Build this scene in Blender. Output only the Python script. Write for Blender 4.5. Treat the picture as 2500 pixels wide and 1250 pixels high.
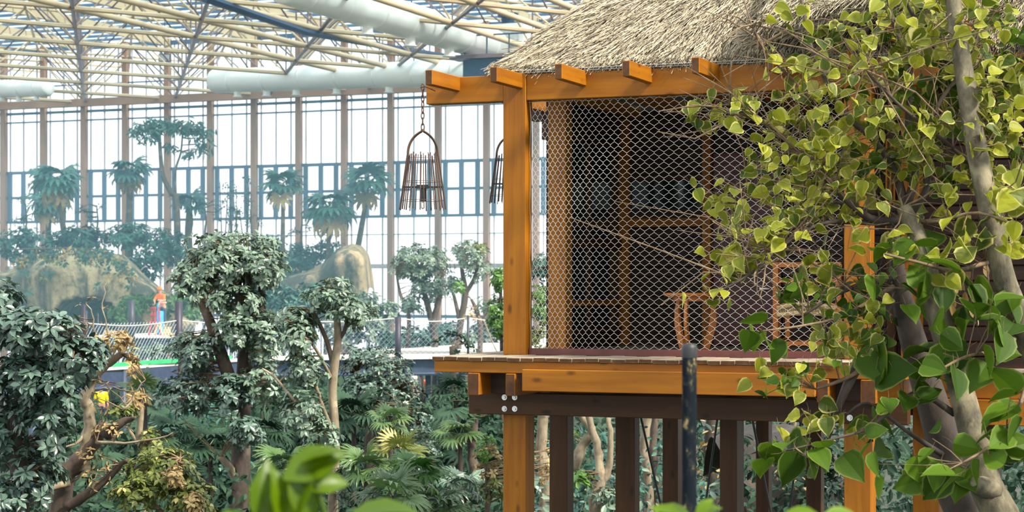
import bpy, bmesh, math, random
import numpy as np
from mathutils import Vector, Matrix, noise as mnoise

for o in list(bpy.data.objects):
    bpy.data.objects.remove(o)
scene = bpy.context.scene
COL = scene.collection
random.seed(11)
RNG = np.random.default_rng(11)

# ------------------------------------------------------------------ camera, light, exposure
E = 5.5          # eye height above the ground of the hall
F = 4690.0       # focal length in pixels of the 2500 px frame
HZ = 710.0       # row of the horizon
cam = bpy.data.cameras.new('camera')
cam.sensor_width = 36.0
cam.lens = F / 2500 * 36
cam.shift_y = (HZ - 625) / 2500
cam.clip_end = 600
cam.dof.use_dof = True
cam.dof.focus_distance = 17.5
cam.dof.aperture_fstop = 4.5
camo = bpy.data.objects.new('camera', cam)
camo.location = (0, 0, E)
camo.rotation_euler = (math.pi / 2, 0, 0)
COL.objects.link(camo)
scene.camera = camo

world = bpy.data.worlds.new('world')
scene.world = world
world.use_nodes = True
bg = world.node_tree.nodes['Background']
bg.inputs[0].default_value = (0.90, 0.97, 1.0, 1)
bg.inputs[1].default_value = 1.6

sun = bpy.data.lights.new('sun', 'SUN')
sun.energy = 7.0
sun.angle = math.radians(9)
sun.color = (1.0, 0.93, 0.78)
suno = bpy.data.objects.new('sun', sun)
suno.rotation_euler = Vector((0.72, -0.50, 0.85)).to_track_quat('Z', 'Y').to_euler()
suno.location = (20, -10, 30)
COL.objects.link(suno)

scene.view_settings.view_transform = 'Standard'
scene.view_settings.look = 'None'
scene.view_settings.gamma = 1.0
scene.view_settings.use_curve_mapping = False
scene.view_settings.exposure = 0.18
scene.cycles.max_bounces = 6
scene.cycles.diffuse_bounces = 3
scene.cycles.glossy_bounces = 2
scene.cycles.transmission_bounces = 4
scene.cycles.transparent_max_bounces = 12
scene.cycles.volume_bounces = 0
scene.cycles.caustics_reflective = False
scene.cycles.caustics_refractive = False
scene.cycles.use_denoising = True


def P(px, py, Y):
    """a point of the photograph at depth Y"""
    return Vector(((px - 1250) / F * Y, Y, E + (HZ - py) / F * Y))


# ------------------------------------------------------------------ materials
def new_mat(name):
    m = bpy.data.materials.new(name)
    m.use_nodes = True
    nt = m.node_tree
    return m, nt, nt.nodes['Principled BSDF'], nt.nodes['Material Output']


def ramp(nt, fac, stops):
    r = nt.nodes.new('ShaderNodeValToRGB')
    el = r.color_ramp.elements
    while len(el) < len(stops):
        el.new(0.5)
    for e, (p, c) in zip(el, stops):
        e.position = p
        e.color = (*c, 1)
    nt.links.new(fac, r.inputs[0])
    return r.outputs[0]


def noise_node(nt, scale, detail=3, vec=None, rough=0.55):
    n = nt.nodes.new('ShaderNodeTexNoise')
    n.inputs['Scale'].default_value = scale
    n.inputs['Detail'].default_value = detail
    n.inputs['Roughness'].default_value = rough
    if vec is not None:
        nt.links.new(vec, n.inputs['Vector'])
    return n.outputs[0]


def obj_vec(nt, scale=(1, 1, 1)):
    t = nt.nodes.new('ShaderNodeTexCoord')
    mp = nt.nodes.new('ShaderNodeMapping')
    mp.inputs['Scale'].default_value = scale
    nt.links.new(t.outputs['Object'], mp.inputs['Vector'])
    return mp.outputs[0]


def mixc(nt, fac, a, b, mode='MIX'):
    n = nt.nodes.new('ShaderNodeMix')
    n.data_type = 'RGBA'
    n.blend_type = mode
    for s, v in ((0, fac), (6, a), (7, b)):
        if isinstance(v, (int, float)):
            n.inputs[s].default_value = v
        elif isinstance(v, tuple):
            n.inputs[s].default_value = (*v, 1)
        else:
            nt.links.new(v, n.inputs[s])
    return n.outputs[2]


def math_node(nt, op, a, b=None):
    n = nt.nodes.new('ShaderNodeMath')
    n.operation = op
    for i, v in enumerate((a, b)):
        if v is None:
            continue
        if isinstance(v, (int, float)):
            n.inputs[i].default_value = v
        else:
            nt.links.new(v, n.inputs[i])
    return n.outputs[0]


def bump(nt, bsdf, h, strength=0.3, dist=0.01):
    b = nt.nodes.new('ShaderNodeBump')
    b.inputs['Strength'].default_value = strength
    b.inputs['Distance'].default_value = dist
    nt.links.new(h, b.inputs['Height'])
    nt.links.new(b.outputs[0], bsdf.inputs['Normal'])


def wood(name, axis, c0, c1, knots=True, rough=0.5):
    """timber whose grain runs along one axis of the object"""
    m, nt, b, out = new_mat(name)
    sc = [14.0, 14.0, 14.0]
    sc[axis] = 0.9
    v = obj_vec(nt, tuple(sc))
    n1 = noise_node(nt, 1.0, 5, v, 0.6)
    big = noise_node(nt, 1.7, 2, obj_vec(nt))
    col = ramp(nt, n1, [(0.34, c1), (0.66, c0)])
    col = mixc(nt, math_node(nt, 'MULTIPLY', big, 0.8), col, tuple(x * 0.62 for x in c1))
    if knots:
        ks = [7.0, 7.0, 7.0]
        ks[axis] = 3.2
        vo = nt.nodes.new('ShaderNodeTexVoronoi')
        vo.inputs['Scale'].default_value = 1.0
        nt.links.new(obj_vec(nt, tuple(ks)), vo.inputs['Vector'])
        k = ramp(nt, vo.outputs['Distance'], [(0.07, (1, 1, 1)), (0.20, (0, 0, 0))])
        col = mixc(nt, math_node(nt, 'MULTIPLY', k, 0.75), col, tuple(x * 0.22 for x in c1))
    nt.links.new(col, b.inputs['Base Color'])
    b.inputs['Roughness'].default_value = rough
    b.inputs['Specular IOR Level'].default_value = 0.25
    bump(nt, b, n1, 0.25, 0.004)
    return m


def plain(name, c, rough=0.6, metal=0.0, var=0.25, scale=6.0):
    m, nt, b, out = new_mat(name)
    n = noise_node(nt, scale, 4, obj_vec(nt))
    col = ramp(nt, n, [(0.3, tuple(x * (1 - var) for x in c)), (0.7, tuple(min(1, x * (1 + var)) for x in c))])
    nt.links.new(col, b.inputs['Base Color'])
    b.inputs['Roughness'].default_value = rough
    b.inputs['Metallic'].default_value = metal
    return m


def attr(nt, name):
    a = nt.nodes.new('ShaderNodeAttribute')
    a.attribute_name = name
    return a.outputs['Fac']


def leaf_mat(name, dark, light, rim=None, rough=0.38, trans=0.3, rim_at=0.72, sick=None, spec=0.5):
    m, nt, b, out = new_mat(name)
    rnd = attr(nt, 'rnd')
    col = ramp(nt, rnd, [(0.0, dark), (0.85, light)] + ([(1.0, sick)] if sick else []))
    if rim:
        e = ramp(nt, attr(nt, 'edge'), [(rim_at - 0.12, (0, 0, 0)), (rim_at + 0.12, (1, 1, 1))])
        col = mixc(nt, math_node(nt, 'MULTIPLY', e, 0.85), col, rim)
    nt.links.new(col, b.inputs['Base Color'])
    b.inputs['Roughness'].default_value = rough
    b.inputs['Specular IOR Level'].default_value = spec
    t = nt.nodes.new('ShaderNodeBsdfTranslucent')
    nt.links.new(col, t.inputs[0])
    mx = nt.nodes.new('ShaderNodeMixShader')
    mx.inputs[0].default_value = trans
    nt.links.new(b.outputs[0], mx.inputs[1])
    nt.links.new(t.outputs[0], mx.inputs[2])
    nt.links.new(mx.outputs[0], out.inputs[0])
    return m


M = {}
ORA0, ORA1 = (0.45, 0.168, 0.006), (0.29, 0.092, 0.004)
for i, ax in enumerate('abz'):
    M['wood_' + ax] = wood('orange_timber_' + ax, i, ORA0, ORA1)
    M['brown_' + ax] = wood('brown_timber_' + ax, i, (0.105, 0.042, 0.011), (0.055, 0.021, 0.006))  # darker copy of the orange timber; on carrier beams and inner stilts it paints shade
M['end'] = wood('end_grain', 1, (0.16, 0.062, 0.018), (0.07, 0.028, 0.01), False)
M['deck'] = wood('grey_deck_board', 1, (0.50, 0.43, 0.33), (0.26, 0.20, 0.14), False, 0.75)
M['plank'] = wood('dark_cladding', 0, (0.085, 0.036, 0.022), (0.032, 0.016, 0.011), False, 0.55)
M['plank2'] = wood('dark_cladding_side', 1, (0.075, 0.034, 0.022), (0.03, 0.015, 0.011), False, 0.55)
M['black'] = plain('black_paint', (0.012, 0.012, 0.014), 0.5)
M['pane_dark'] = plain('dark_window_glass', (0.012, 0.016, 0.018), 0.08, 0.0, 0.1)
M['rail'] = plain('red_brown_steel', (0.115, 0.028, 0.022), 0.5)
M['zinc'] = plain('zinc', (0.55, 0.55, 0.53), 0.35, 0.9)
M['wire'] = plain('net_wire', (0.60, 0.58, 0.53), 0.45, 0.2, 0.05)
M['rust'] = plain('rusty_chain', (0.10, 0.055, 0.035), 0.6, 0.4, 0.4, 30)
M['stick'] = plain('brown_stick', (0.060, 0.030, 0.020), 0.65, 0, 0.5, 12)
M['steel'] = plain('navy_steel', (0.035, 0.055, 0.105), 0.5, 0.1, 0.2)
M['net'] = plain('railing_net_wire', (0.30, 0.35, 0.42), 0.5, 0.1, 0.05)
M['post_steel'] = plain('dark_post_steel', (0.030, 0.025, 0.045), 0.5, 0.1, 0.2)
M['column'] = plain('rust_brown_column', (0.33, 0.17, 0.10), 0.6, 0, 0.15, 0.5)
M['mullion'] = plain('blue_grey_mullion', (0.07, 0.14, 0.24), 0.5, 0, 0.1, 0.5)
M['thin'] = plain('thin_grey_mullion', (0.50, 0.46, 0.48), 0.5, 0, 0.1, 0.5)
M['tube'] = plain('cream_steel_tube', (0.56, 0.41, 0.25), 0.45, 0, 0.08, 0.4)
M['tube2'] = plain('mauve_steel_tube', (0.17, 0.12, 0.14), 0.45, 0, 0.08, 0.4)
M['duct'] = plain('white_duct', (0.86, 0.84, 0.78), 0.5, 0, 0.05, 0.4)
M['navy'] = plain('dark_blue_tray', (0.006, 0.03, 0.08), 0.5)
M['slab'] = plain('pale_walkway_floor', (0.62, 0.60, 0.55), 0.8, 0, 0.15, 0.8)
M['mat_green'] = plain('green_mat', (0.03, 0.42, 0.14), 0.7)
M['blue'] = plain('bright_blue_paint', (0.03, 0.30, 0.62), 0.4, 0, 0.12)
M['orange'] = plain('orange_cloth', (0.95, 0.16, 0.01), 0.7, 0, 0.1, 20)
M['yellow'] = plain('yellow_cloth', (0.85, 0.78, 0.0), 0.7, 0, 0.1, 20)
M['silver'] = plain('silver_tape', (0.75, 0.75, 0.72), 0.3)
M['cloth'] = plain('navy_cloth', (0.03, 0.04, 0.10), 0.8)
M['skin'] = plain('skin', (0.50, 0.28, 0.19), 0.55, 0, 0.05)
M['hair'] = plain('dark_hair', (0.015, 0.012, 0.011), 0.6)
M['white'] = plain('white_plastic', (0.8, 0.8, 0.8), 0.4)
M['red'] = plain('red_paint', (0.45, 0.03, 0.05), 0.5)
M['pale_wood'] = plain('pale_plank', (0.62, 0.46, 0.24), 0.7, 0, 0.2, 4)
M['straw'] = plain('woven_straw', (0.42, 0.31, 0.15), 0.8, 0, 0.5, 60)
M['chair'] = wood('varnished_chair_wood', 2, (0.55, 0.19, 0.03), (0.36, 0.11, 0.015), False, 0.35)
M['ground'] = plain('dark_soil', (0.035, 0.042, 0.030), 0.95, 0, 0.5, 0.7)


def bark(name, c0, c1, scale=9.0):
    m, nt, b, out = new_mat(name)
    v = obj_vec(nt, (1, 1, 0.45))
    n = noise_node(nt, scale, 6, v, 0.65)
    col = ramp(nt, n, [(0.28, c1), (0.55, tuple((x + y) / 2 for x, y in zip(c0, c1))), (0.74, c0)])
    lich = noise_node(nt, scale * 0.35, 3, obj_vec(nt))
    col = mixc(nt, ramp(nt, lich, [(0.55, (0, 0, 0)), (0.68, (0.6, 0.6, 0.6))]), col, tuple(min(1, x * 1.5 + 0.02) for x in c0))
    nt.links.new(col, b.inputs['Base Color'])
    b.inputs['Roughness'].default_value = 0.8
    bump(nt, b, n, 0.5, 0.02)
    return m


M['bark_grey'] = bark('grey_green_bark', (0.23, 0.19, 0.115), (0.032, 0.028, 0.018), 13.0)
M['bark_dark'] = bark('dark_bark', (0.085, 0.06, 0.045), (0.025, 0.018, 0.014))
M['bark_pale'] = bark('pale_bark', (0.38, 0.31, 0.21), (0.13, 0.095, 0.06))
M['bark_red'] = bark('brown_bark', (0.15, 0.105, 0.075), (0.045, 0.032, 0.026))
M['twig'] = bark('brown_twig', (0.24, 0.16, 0.085), (0.09, 0.055, 0.03), 20)
M['leaf_sun'] = leaf_mat('yellow_green_leaf', (0.036, 0.068, 0.004), (0.35, 0.36, 0.022), (0.58, 0.53, 0.17), 0.50, 0.38, 0.80, (0.70, 0.63, 0.26), spec=0.3)
M['leaf_deep'] = leaf_mat('deep_green_leaf', (0.020, 0.050, 0.003), (0.085, 0.16, 0.008), (0.20, 0.25, 0.06), 0.55, 0.35, 0.92, spec=0.2)
M['leaf_blue'] = leaf_mat('blue_green_leaf', (0.008, 0.027, 0.019), (0.125, 0.205, 0.155), None, 0.33, 0.15, spec=0.7)
M['leaf_mid'] = leaf_mat('grey_green_leaf', (0.012, 0.040, 0.026), (0.21, 0.30, 0.205), None, 0.36, 0.18, spec=0.7)
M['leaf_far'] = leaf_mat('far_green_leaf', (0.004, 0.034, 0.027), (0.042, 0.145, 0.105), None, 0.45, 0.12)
M['leaf_bright'] = leaf_mat('bright_green_leaf', (0.02, 0.08, 0.012), (0.12, 0.26, 0.035), None, 0.4, 0.3)
M['leaf_olive'] = leaf_mat('olive_leaf', (0.035, 0.06, 0.01), (0.20, 0.23, 0.045), None, 0.4, 0.25, 0.7, (0.62, 0.50, 0.22))
M['leaf_dry'] = leaf_mat('dry_leaf', (0.20, 0.115, 0.035), (0.52, 0.39, 0.18), None, 0.7, 0.25)
M['leaf_fan'] = leaf_mat('fan_palm_leaf', (0.018, 0.055, 0.02), (0.11, 0.20, 0.06), (0.33, 0.34, 0.17), 0.35, 0.25, 0.85)
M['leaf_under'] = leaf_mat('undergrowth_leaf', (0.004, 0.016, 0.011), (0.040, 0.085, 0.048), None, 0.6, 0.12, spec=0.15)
M['leaf_near'] = leaf_mat('fresh_green_leaf', (0.055, 0.105, 0.0), (0.11, 0.19, 0.0), None, 0.42, 0.35, spec=0.4)
M['reed'] = leaf_mat('thatch_reed', (0.028, 0.021, 0.014), (0.58, 0.49, 0.345), None, 0.75, 0.08)
M['thatch'] = plain('thatch_body', (0.05, 0.035, 0.02), 0.9, 0, 0.5, 30)


def rock_mat():
    m, nt, b, out = new_mat('moulded_rock')
    n = noise_node(nt, 0.5, 6, obj_vec(nt), 0.62)
    st = noise_node(nt, 1.0, 4, obj_vec(nt, (0.9, 0.9, 0.10)), 0.6)
    fine = noise_node(nt, 4.0, 4, obj_vec(nt))
    col = ramp(nt, n, [(0.3, (0.30, 0.23, 0.12)), (0.7, (0.60, 0.47, 0.27))])
    col = mixc(nt, ramp(nt, st, [(0.43, (0, 0, 0)), (0.55, (0.92, 0.92, 0.92))]), col, (0.055, 0.055, 0.048))
    col = mixc(nt, ramp(nt, fine, [(0.45, (0, 0, 0)), (0.70, (0.8, 0.8, 0.8))]), col, (0.06, 0.075, 0.035))
    nt.links.new(col, b.inputs['Base Color'])
    b.inputs['Roughness'].default_value = 0.9
    bump(nt, b, fine, 0.6, 0.15)
    return m


M['rock'] = rock_mat()


M['bank'] = bark('dark_brown_rock', (0.040, 0.027, 0.015), (0.006, 0.0045, 0.0035), 6.0)


def pole_mat():
    m, nt, b, out = new_mat('flaking_pole_paint')
    n = noise_node(nt, 26, 4, obj_vec(nt, (1, 1, 0.6)), 0.6)
    col = ramp(nt, n, [(0.50, (0.006, 0.009, 0.013)), (0.61, (0.022, 0.025, 0.022)), (0.70, (0.34, 0.25, 0.10))])
    nt.links.new(col, b.inputs['Base Color'])
    b.inputs['Roughness'].default_value = 0.75
    b.inputs['Specular IOR Level'].default_value = 0.05
    return m


M['pole'] = pole_mat()


def glass_mat(name, tint, gloss, trans_l=0.0):
    m = bpy.data.materials.new(name)
    m.use_nodes = True
    nt = m.node_tree
    nt.nodes.remove(nt.nodes['Principled BSDF'])
    out = nt.nodes['Material Output']
    tr = nt.nodes.new('ShaderNodeBsdfTransparent')
    tr.inputs[0].default_value = (*tint, 1)
    gl = nt.nodes.new('ShaderNodeBsdfGlossy')
    gl.inputs['Roughness'].default_value = 0.05
    mx = nt.nodes.new('ShaderNodeMixShader')
    mx.inputs[0].default_value = gloss
    nt.links.new(tr.outputs[0], mx.inputs[1])
    nt.links.new(gl.outputs[0], mx.inputs[2])
    last = mx.outputs[0]
    if trans_l:
        tl = nt.nodes.new('ShaderNodeBsdfTranslucent')
        tl.inputs[0].default_value = (*tint, 1)
        m2 = nt.nodes.new('ShaderNodeMixShader')
        m2.inputs[0].default_value = trans_l
        nt.links.new(last, m2.inputs[1])
        nt.links.new(tl.outputs[0], m2.inputs[2])
        last = m2.outputs[0]
    nt.links.new(last, out.inputs[0])
    return m


M['glass'] = glass_mat('clear_glass', (0.97, 0.99, 1.0), 0.04)
M['roof_glass'] = glass_mat('roof_glass', (0.84, 0.95, 1.0), 0.04, 0.22)


# ------------------------------------------------------------------ object helpers
def tag(o, label=None, cat=None, group=None, kind=None):
    if label: o['label'] = label
    if cat: o['category'] = cat
    if group: o['group'] = group
    if kind: o['kind'] = kind
    return o


def empty(name, loc, rz=0.0, label=None, cat=None, group=None, kind=None, parent=None):
    o = bpy.data.objects.new(name, None)
    o.location = loc
    o.rotation_euler = (0, 0, rz)
    o.empty_display_size = 0.1
    COL.objects.link(o)
    if parent:
        o.parent = parent
    return tag(o, label, cat, group, kind)


def link(name, me, mat=None, parent=None, kind=None):
    o = bpy.data.objects.new(name, me)
    if mat is not None and len(me.materials) == 0:
        me.materials.append(mat)
    COL.objects.link(o)
    if parent:
        o.parent = parent
    if kind:
        o['kind'] = kind
    return o


def tri_mesh(name, V, T, attrs=None, smooth=False):
    """V (n,3), T (m,3) -> mesh, quickly"""
    V = np.asarray(V, np.float32).reshape(-1, 3)
    T = np.asarray(T, np.int32).reshape(-1, 3)
    me = bpy.data.meshes.new(name)
    me.vertices.add(len(V))
    me.vertices.foreach_set('co', V.ravel())
    me.loops.add(T.size)
    me.loops.foreach_set('vertex_index', T.ravel())
    me.polygons.add(len(T))
    me.polygons.foreach_set('loop_start', np.arange(0, T.size, 3, dtype=np.int32))
    me.polygons.foreach_set('use_smooth', np.full(len(T), smooth, dtype=bool))
    for k, a in (attrs or {}).items():
        at = me.attributes.new(k, 'FLOAT', 'POINT')
        at.data.foreach_set('value', np.asarray(a, np.float32))
    me.update(calc_edges=True)
    return me


class MB:
    """collects shapes into one triangle mesh"""
    def __init__(s):
        s.V, s.T, s.n = [], [], 0

    def add(s, V, T):
        V = np.asarray(V, float).reshape(-1, 3)
        s.V.append(V)
        s.T.append(np.asarray(T, int).reshape(-1, 3) + s.n)
        s.n += len(V)
        return s

    def quads(s, V, Q):
        Q = np.asarray(Q, int).reshape(-1, 4)
        return s.add(V, np.concatenate([Q[:, [0, 1, 2]], Q[:, [0, 2, 3]]]))

    def box(s, x0, x1, y0, y1, z0, z1):
        V = [(x, y, z) for x in (x0, x1) for y in (y0, y1) for z in (z0, z1)]
        return s.quads(V, [(0, 1, 3, 2), (4, 6, 7, 5), (0, 4, 5, 1), (2, 3, 7, 6), (0, 2, 6, 4), (1, 5, 7, 3)])

    def tube(s, pts, radii, n=6, cap=True):
        pts = [Vector(p) for p in pts]
        if isinstance(radii, (int, float)):
            radii = [radii] * len(pts)
        V, Q, T = [], [], []
        up = Vector((0.13, 0.21, 0.97))
        u = None
        for i, p in enumerate(pts):
            d = (pts[min(i + 1, len(pts) - 1)] - pts[max(i - 1, 0)])
            d = d.normalized() if d.length > 1e-9 else Vector((0, 0, 1))
            if u is None:
                u = d.cross(up if abs(d.dot(up)) < 0.95 else Vector((1, 0, 0))).normalized()
            else:
                u = (u - d * u.dot(d))
                u = u.normalized() if u.length > 1e-6 else d.cross(Vector((1, 0, 0))).normalized()
            w = d.cross(u)
            for k in range(n):
                a = 2 * math.pi * k / n
                V.append(p + (u * math.cos(a) + w * math.sin(a)) * radii[i])
        for i in range(len(pts) - 1):
            for k in range(n):
                a, b = i * n + k, i * n + (k + 1) % n
                T += [(a, b, b + n), (a, b + n, a + n)]
        if cap:
            V += [pts[0], pts[-1]]
            c0, c1, l = len(V) - 2, len(V) - 1, (len(pts) - 1) * n
            for k in range(n):
                T += [(c0, (k + 1) % n, k), (c1, l + k, l + (k + 1) % n)]
        return s.add([tuple(v) for v in V], T)

    def lathe(s, prof, n=16, c=(0, 0, 0)):
        V, T = [], []
        for r, z in prof:
            for k in range(n):
                a = 2 * math.pi * k / n
                V.append((c[0] + r * math.cos(a), c[1] + r * math.sin(a), c[2] + z))
        for i in range(len(prof) - 1):
            for k in range(n):
                a, b = i * n + k, i * n + (k + 1) % n
                T += [(a, b, b + n), (a, b + n, a + n)]
        return s.add(V, T)

    def mesh(s, name, smooth=False, off=(0, 0, 0), attrs=None):
        return tri_mesh(name, np.concatenate(s.V) - np.array(off), np.concatenate(s.T), attrs, smooth)

    def obj(s, name, mat, parent=None, smooth=False, off=(0, 0, 0), kind=None):
        return link(name, s.mesh(name, smooth, off), mat, parent, kind)


def timber(name, x0, x1, y0, y1, z0, z1, mats, parent, end_axis=None, bev=0.006, end_mat=None):
    """a bevelled timber; faces across end_axis show end grain"""
    bm = bmesh.new()
    bmesh.ops.create_cube(bm, size=1)
    for v in bm.verts:
        v.co = Vector(((x0 + x1) / 2 + v.co.x * (x1 - x0), (y0 + y1) / 2 + v.co.y * (y1 - y0), (z0 + z1) / 2 + v.co.z * (z1 - z0)))
    b = min(bev, 0.2 * min(x1 - x0, y1 - y0, z1 - z0))
    bmesh.ops.bevel(bm, geom=list(bm.edges), offset=b, segments=1, affect='EDGES')
    bm.normal_update()
    me = bpy.data.meshes.new(name)
    if end_axis is not None:
        for f in bm.faces:
            if abs(f.normal[end_axis]) > 0.9:
                f.material_index = 1
    bm.to_mesh(me)
    bm.free()
    me.materials.append(mats)
    if end_axis is not None:
        me.materials.append(end_mat or M['end'])
    return link(name, me, None, parent)


UNIT = {}


def unit_tube(mat, n=6):
    k = (mat.name, n)
    if k not in UNIT:
        me = MB().tube([(0, 0, 0), (0, 0, 1)], 1.0, n).mesh('tube', n > 6)
        me.materials.append(mat)
        UNIT[k] = me
    return UNIT[k]


def stick_between(name, a, b, r, mat, parent, n=6):
    """a straight tube from a to b (world), sharing one unit mesh; the parent's frame must be unrotated"""
    a, b = Vector(a), Vector(b)
    o = link(name, unit_tube(mat, n), None, None)
    d = b - a
    R = d.to_track_quat('Z', 'Y').to_matrix().to_4x4()
    Mx = Matrix.Translation(a) @ R @ Matrix.Diagonal((r, r, d.length, 1))
    o.parent = parent
    off = Vector((0, 0, 0))
    p = parent
    while p is not None:
        off += p.matrix_basis.translation
        p = p.parent
    o.matrix_basis = Matrix.Translation(-off) @ Mx
    return o


# ------------------------------------------------------------------ leaves
def leaf_template(kind):
    """leaf along +Y, face +Z, length 1: vertices, triangles, edge value"""
    if kind == 'heart':
        rows = [(0.02, 0.10), (0.10, 0.34), (0.30, 0.43), (0.52, 0.37), (0.74, 0.21), (0.90, 0.07)]
    elif kind == 'oval':
        rows = [(0.05, 0.06), (0.28, 0.20), (0.55, 0.24), (0.80, 0.14)]
    elif kind == 'lance':
        rows = [(0.05, 0.04), (0.30, 0.12), (0.60, 0.12), (0.85, 0.05)]
    else:  # far
        rows = [(0.45, 0.24)]
    V, T, Ed = [(0, 0, 0)], [], [0.6]
    if kind == 'heart':
        V[0] = (0, 0.10, 0)
    fold = 0.28
    for y, w in rows:
        zc = -0.10 * y * y
        if kind in ('far',):
            V += [(-w, y, zc + w * fold), (0, y, zc), (w, y, zc + w * fold)]
            Ed += [1, 0, 1]
        else:
            V += [(-w, y, zc + w * fold), (-w * 0.62, y, zc + w * fold * 0.5), (0, y, zc), (w * 0.62, y, zc + w * fold * 0.5), (w, y, zc + w * fold)]
            Ed += [1, 0.55, 0, 0.55, 1]
    V.append((0, 1.0, -0.14))
    Ed.append(0.9)
    n = 3 if kind == 'far' else 5
    last = len(V) - 1
    for k in range(n - 1):
        T.append((0, 1 + k + 1, 1 + k))
    for i in range(len(rows) - 1):
        for k in range(n - 1):
            a, b = 1 + i * n + k, 1 + i * n + k + 1
            T += [(a, b, b + n), (a, b + n, a + n)]
    for k in range(n - 1):
        T.append((1 + (len(rows) - 1) * n + k, 1 + (len(rows) - 1) * n + k + 1, last))
    return np.array(V, float), np.array(T, int), np.array(Ed, float)


def fan_template(nseg=15, spread=250, droop=0.25, wide=1.0):
    V, T, Ed = [], [], []
    for k in range(nseg):
        a = math.radians(-spread / 2 + spread * k / (nseg - 1))
        d = np.array([math.sin(a), math.cos(a), 0])
        s = np.array([math.cos(a), -math.sin(a), 0])
        L = 1.0 - 0.12 * abs(math.sin(a * 0.7))
        n0 = len(V)
        s = s * wide
        for t, w, z in ((0.04, 0.012, 0), (0.5, 0.072, 0.02), (0.8, 0.058, -droop * 0.35), (1.0, 0.006, -droop)):
            c = d * t * L + np.array([0, 0, z])
            V += [c - s * w + np.array([0, 0, 0.02]), c, c + s * w + np.array([0, 0, 0.02])]
            Ed += [0.6 + 0.4 * t, 0.2, 0.6 + 0.4 * t]
        for i in range(3):
            for j in range(2):
                p = n0 + i * 3 + j
                T += [(p, p + 1, p + 4), (p, p + 4, p + 3)]
    return np.array(V), np.array(T), np.array(Ed)


TPL = {k: leaf_template(k) for k in ('heart', 'oval', 'lance', 'far')}
TPL['fan'] = fan_template()
TPL['fan_far'] = fan_template(9, 220, 0.35, 1.8)


def frames(D, N):
    """rows of directions and rough normals -> (n,3,3) with columns x,y,z"""
    D = D / np.linalg.norm(D, axis=1, keepdims=True)
    X = np.cross(D, N)
    l = np.linalg.norm(X, axis=1, keepdims=True)
    bad = l[:, 0] < 1e-4
    X[bad] = np.cross(D[bad], np.array([0.3, 0.5, 0.81]))
    X /= np.linalg.norm(X, axis=1, keepdims=True)
    Z = np.cross(X, D)
    return np.stack([X, D, Z], axis=2)


def leaves_mesh(name, kind, Pos, D, N, S, rnd, off):
    tv, tt, te = TPL[kind]
    R = frames(D, N)
    V = np.einsum('nij,kj->nki', R, tv) * S[:, None, None] + Pos[:, None, :] - np.array(off)
    n, k = len(Pos), len(tv)
    T = tt[None] + (np.arange(n) * k)[:, None, None]
    return tri_mesh(name, V.reshape(-1, 3), T.reshape(-1, 3),
                    {'edge': np.tile(te, n), 'rnd': np.repeat(rnd, k)}, False)


LEAFVAR = {}


def leaf_variant(kind, mat, q):
    key = (kind, mat.name, q)
    if key not in LEAFVAR:
        tv, tt, te = TPL[kind]
        wob = tv.copy()
        wob[:, 2] += 0.05 * np.sin(7 * tv[:, 1] + q) * np.abs(tv[:, 0]) * 3
        me = tri_mesh('leaf', wob, tt, {'edge': te, 'rnd': np.full(len(tv), (q + 0.5) / 8)})
        me.materials.append(mat)
        LEAFVAR[key] = me
    return LEAFVAR[key]


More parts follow.
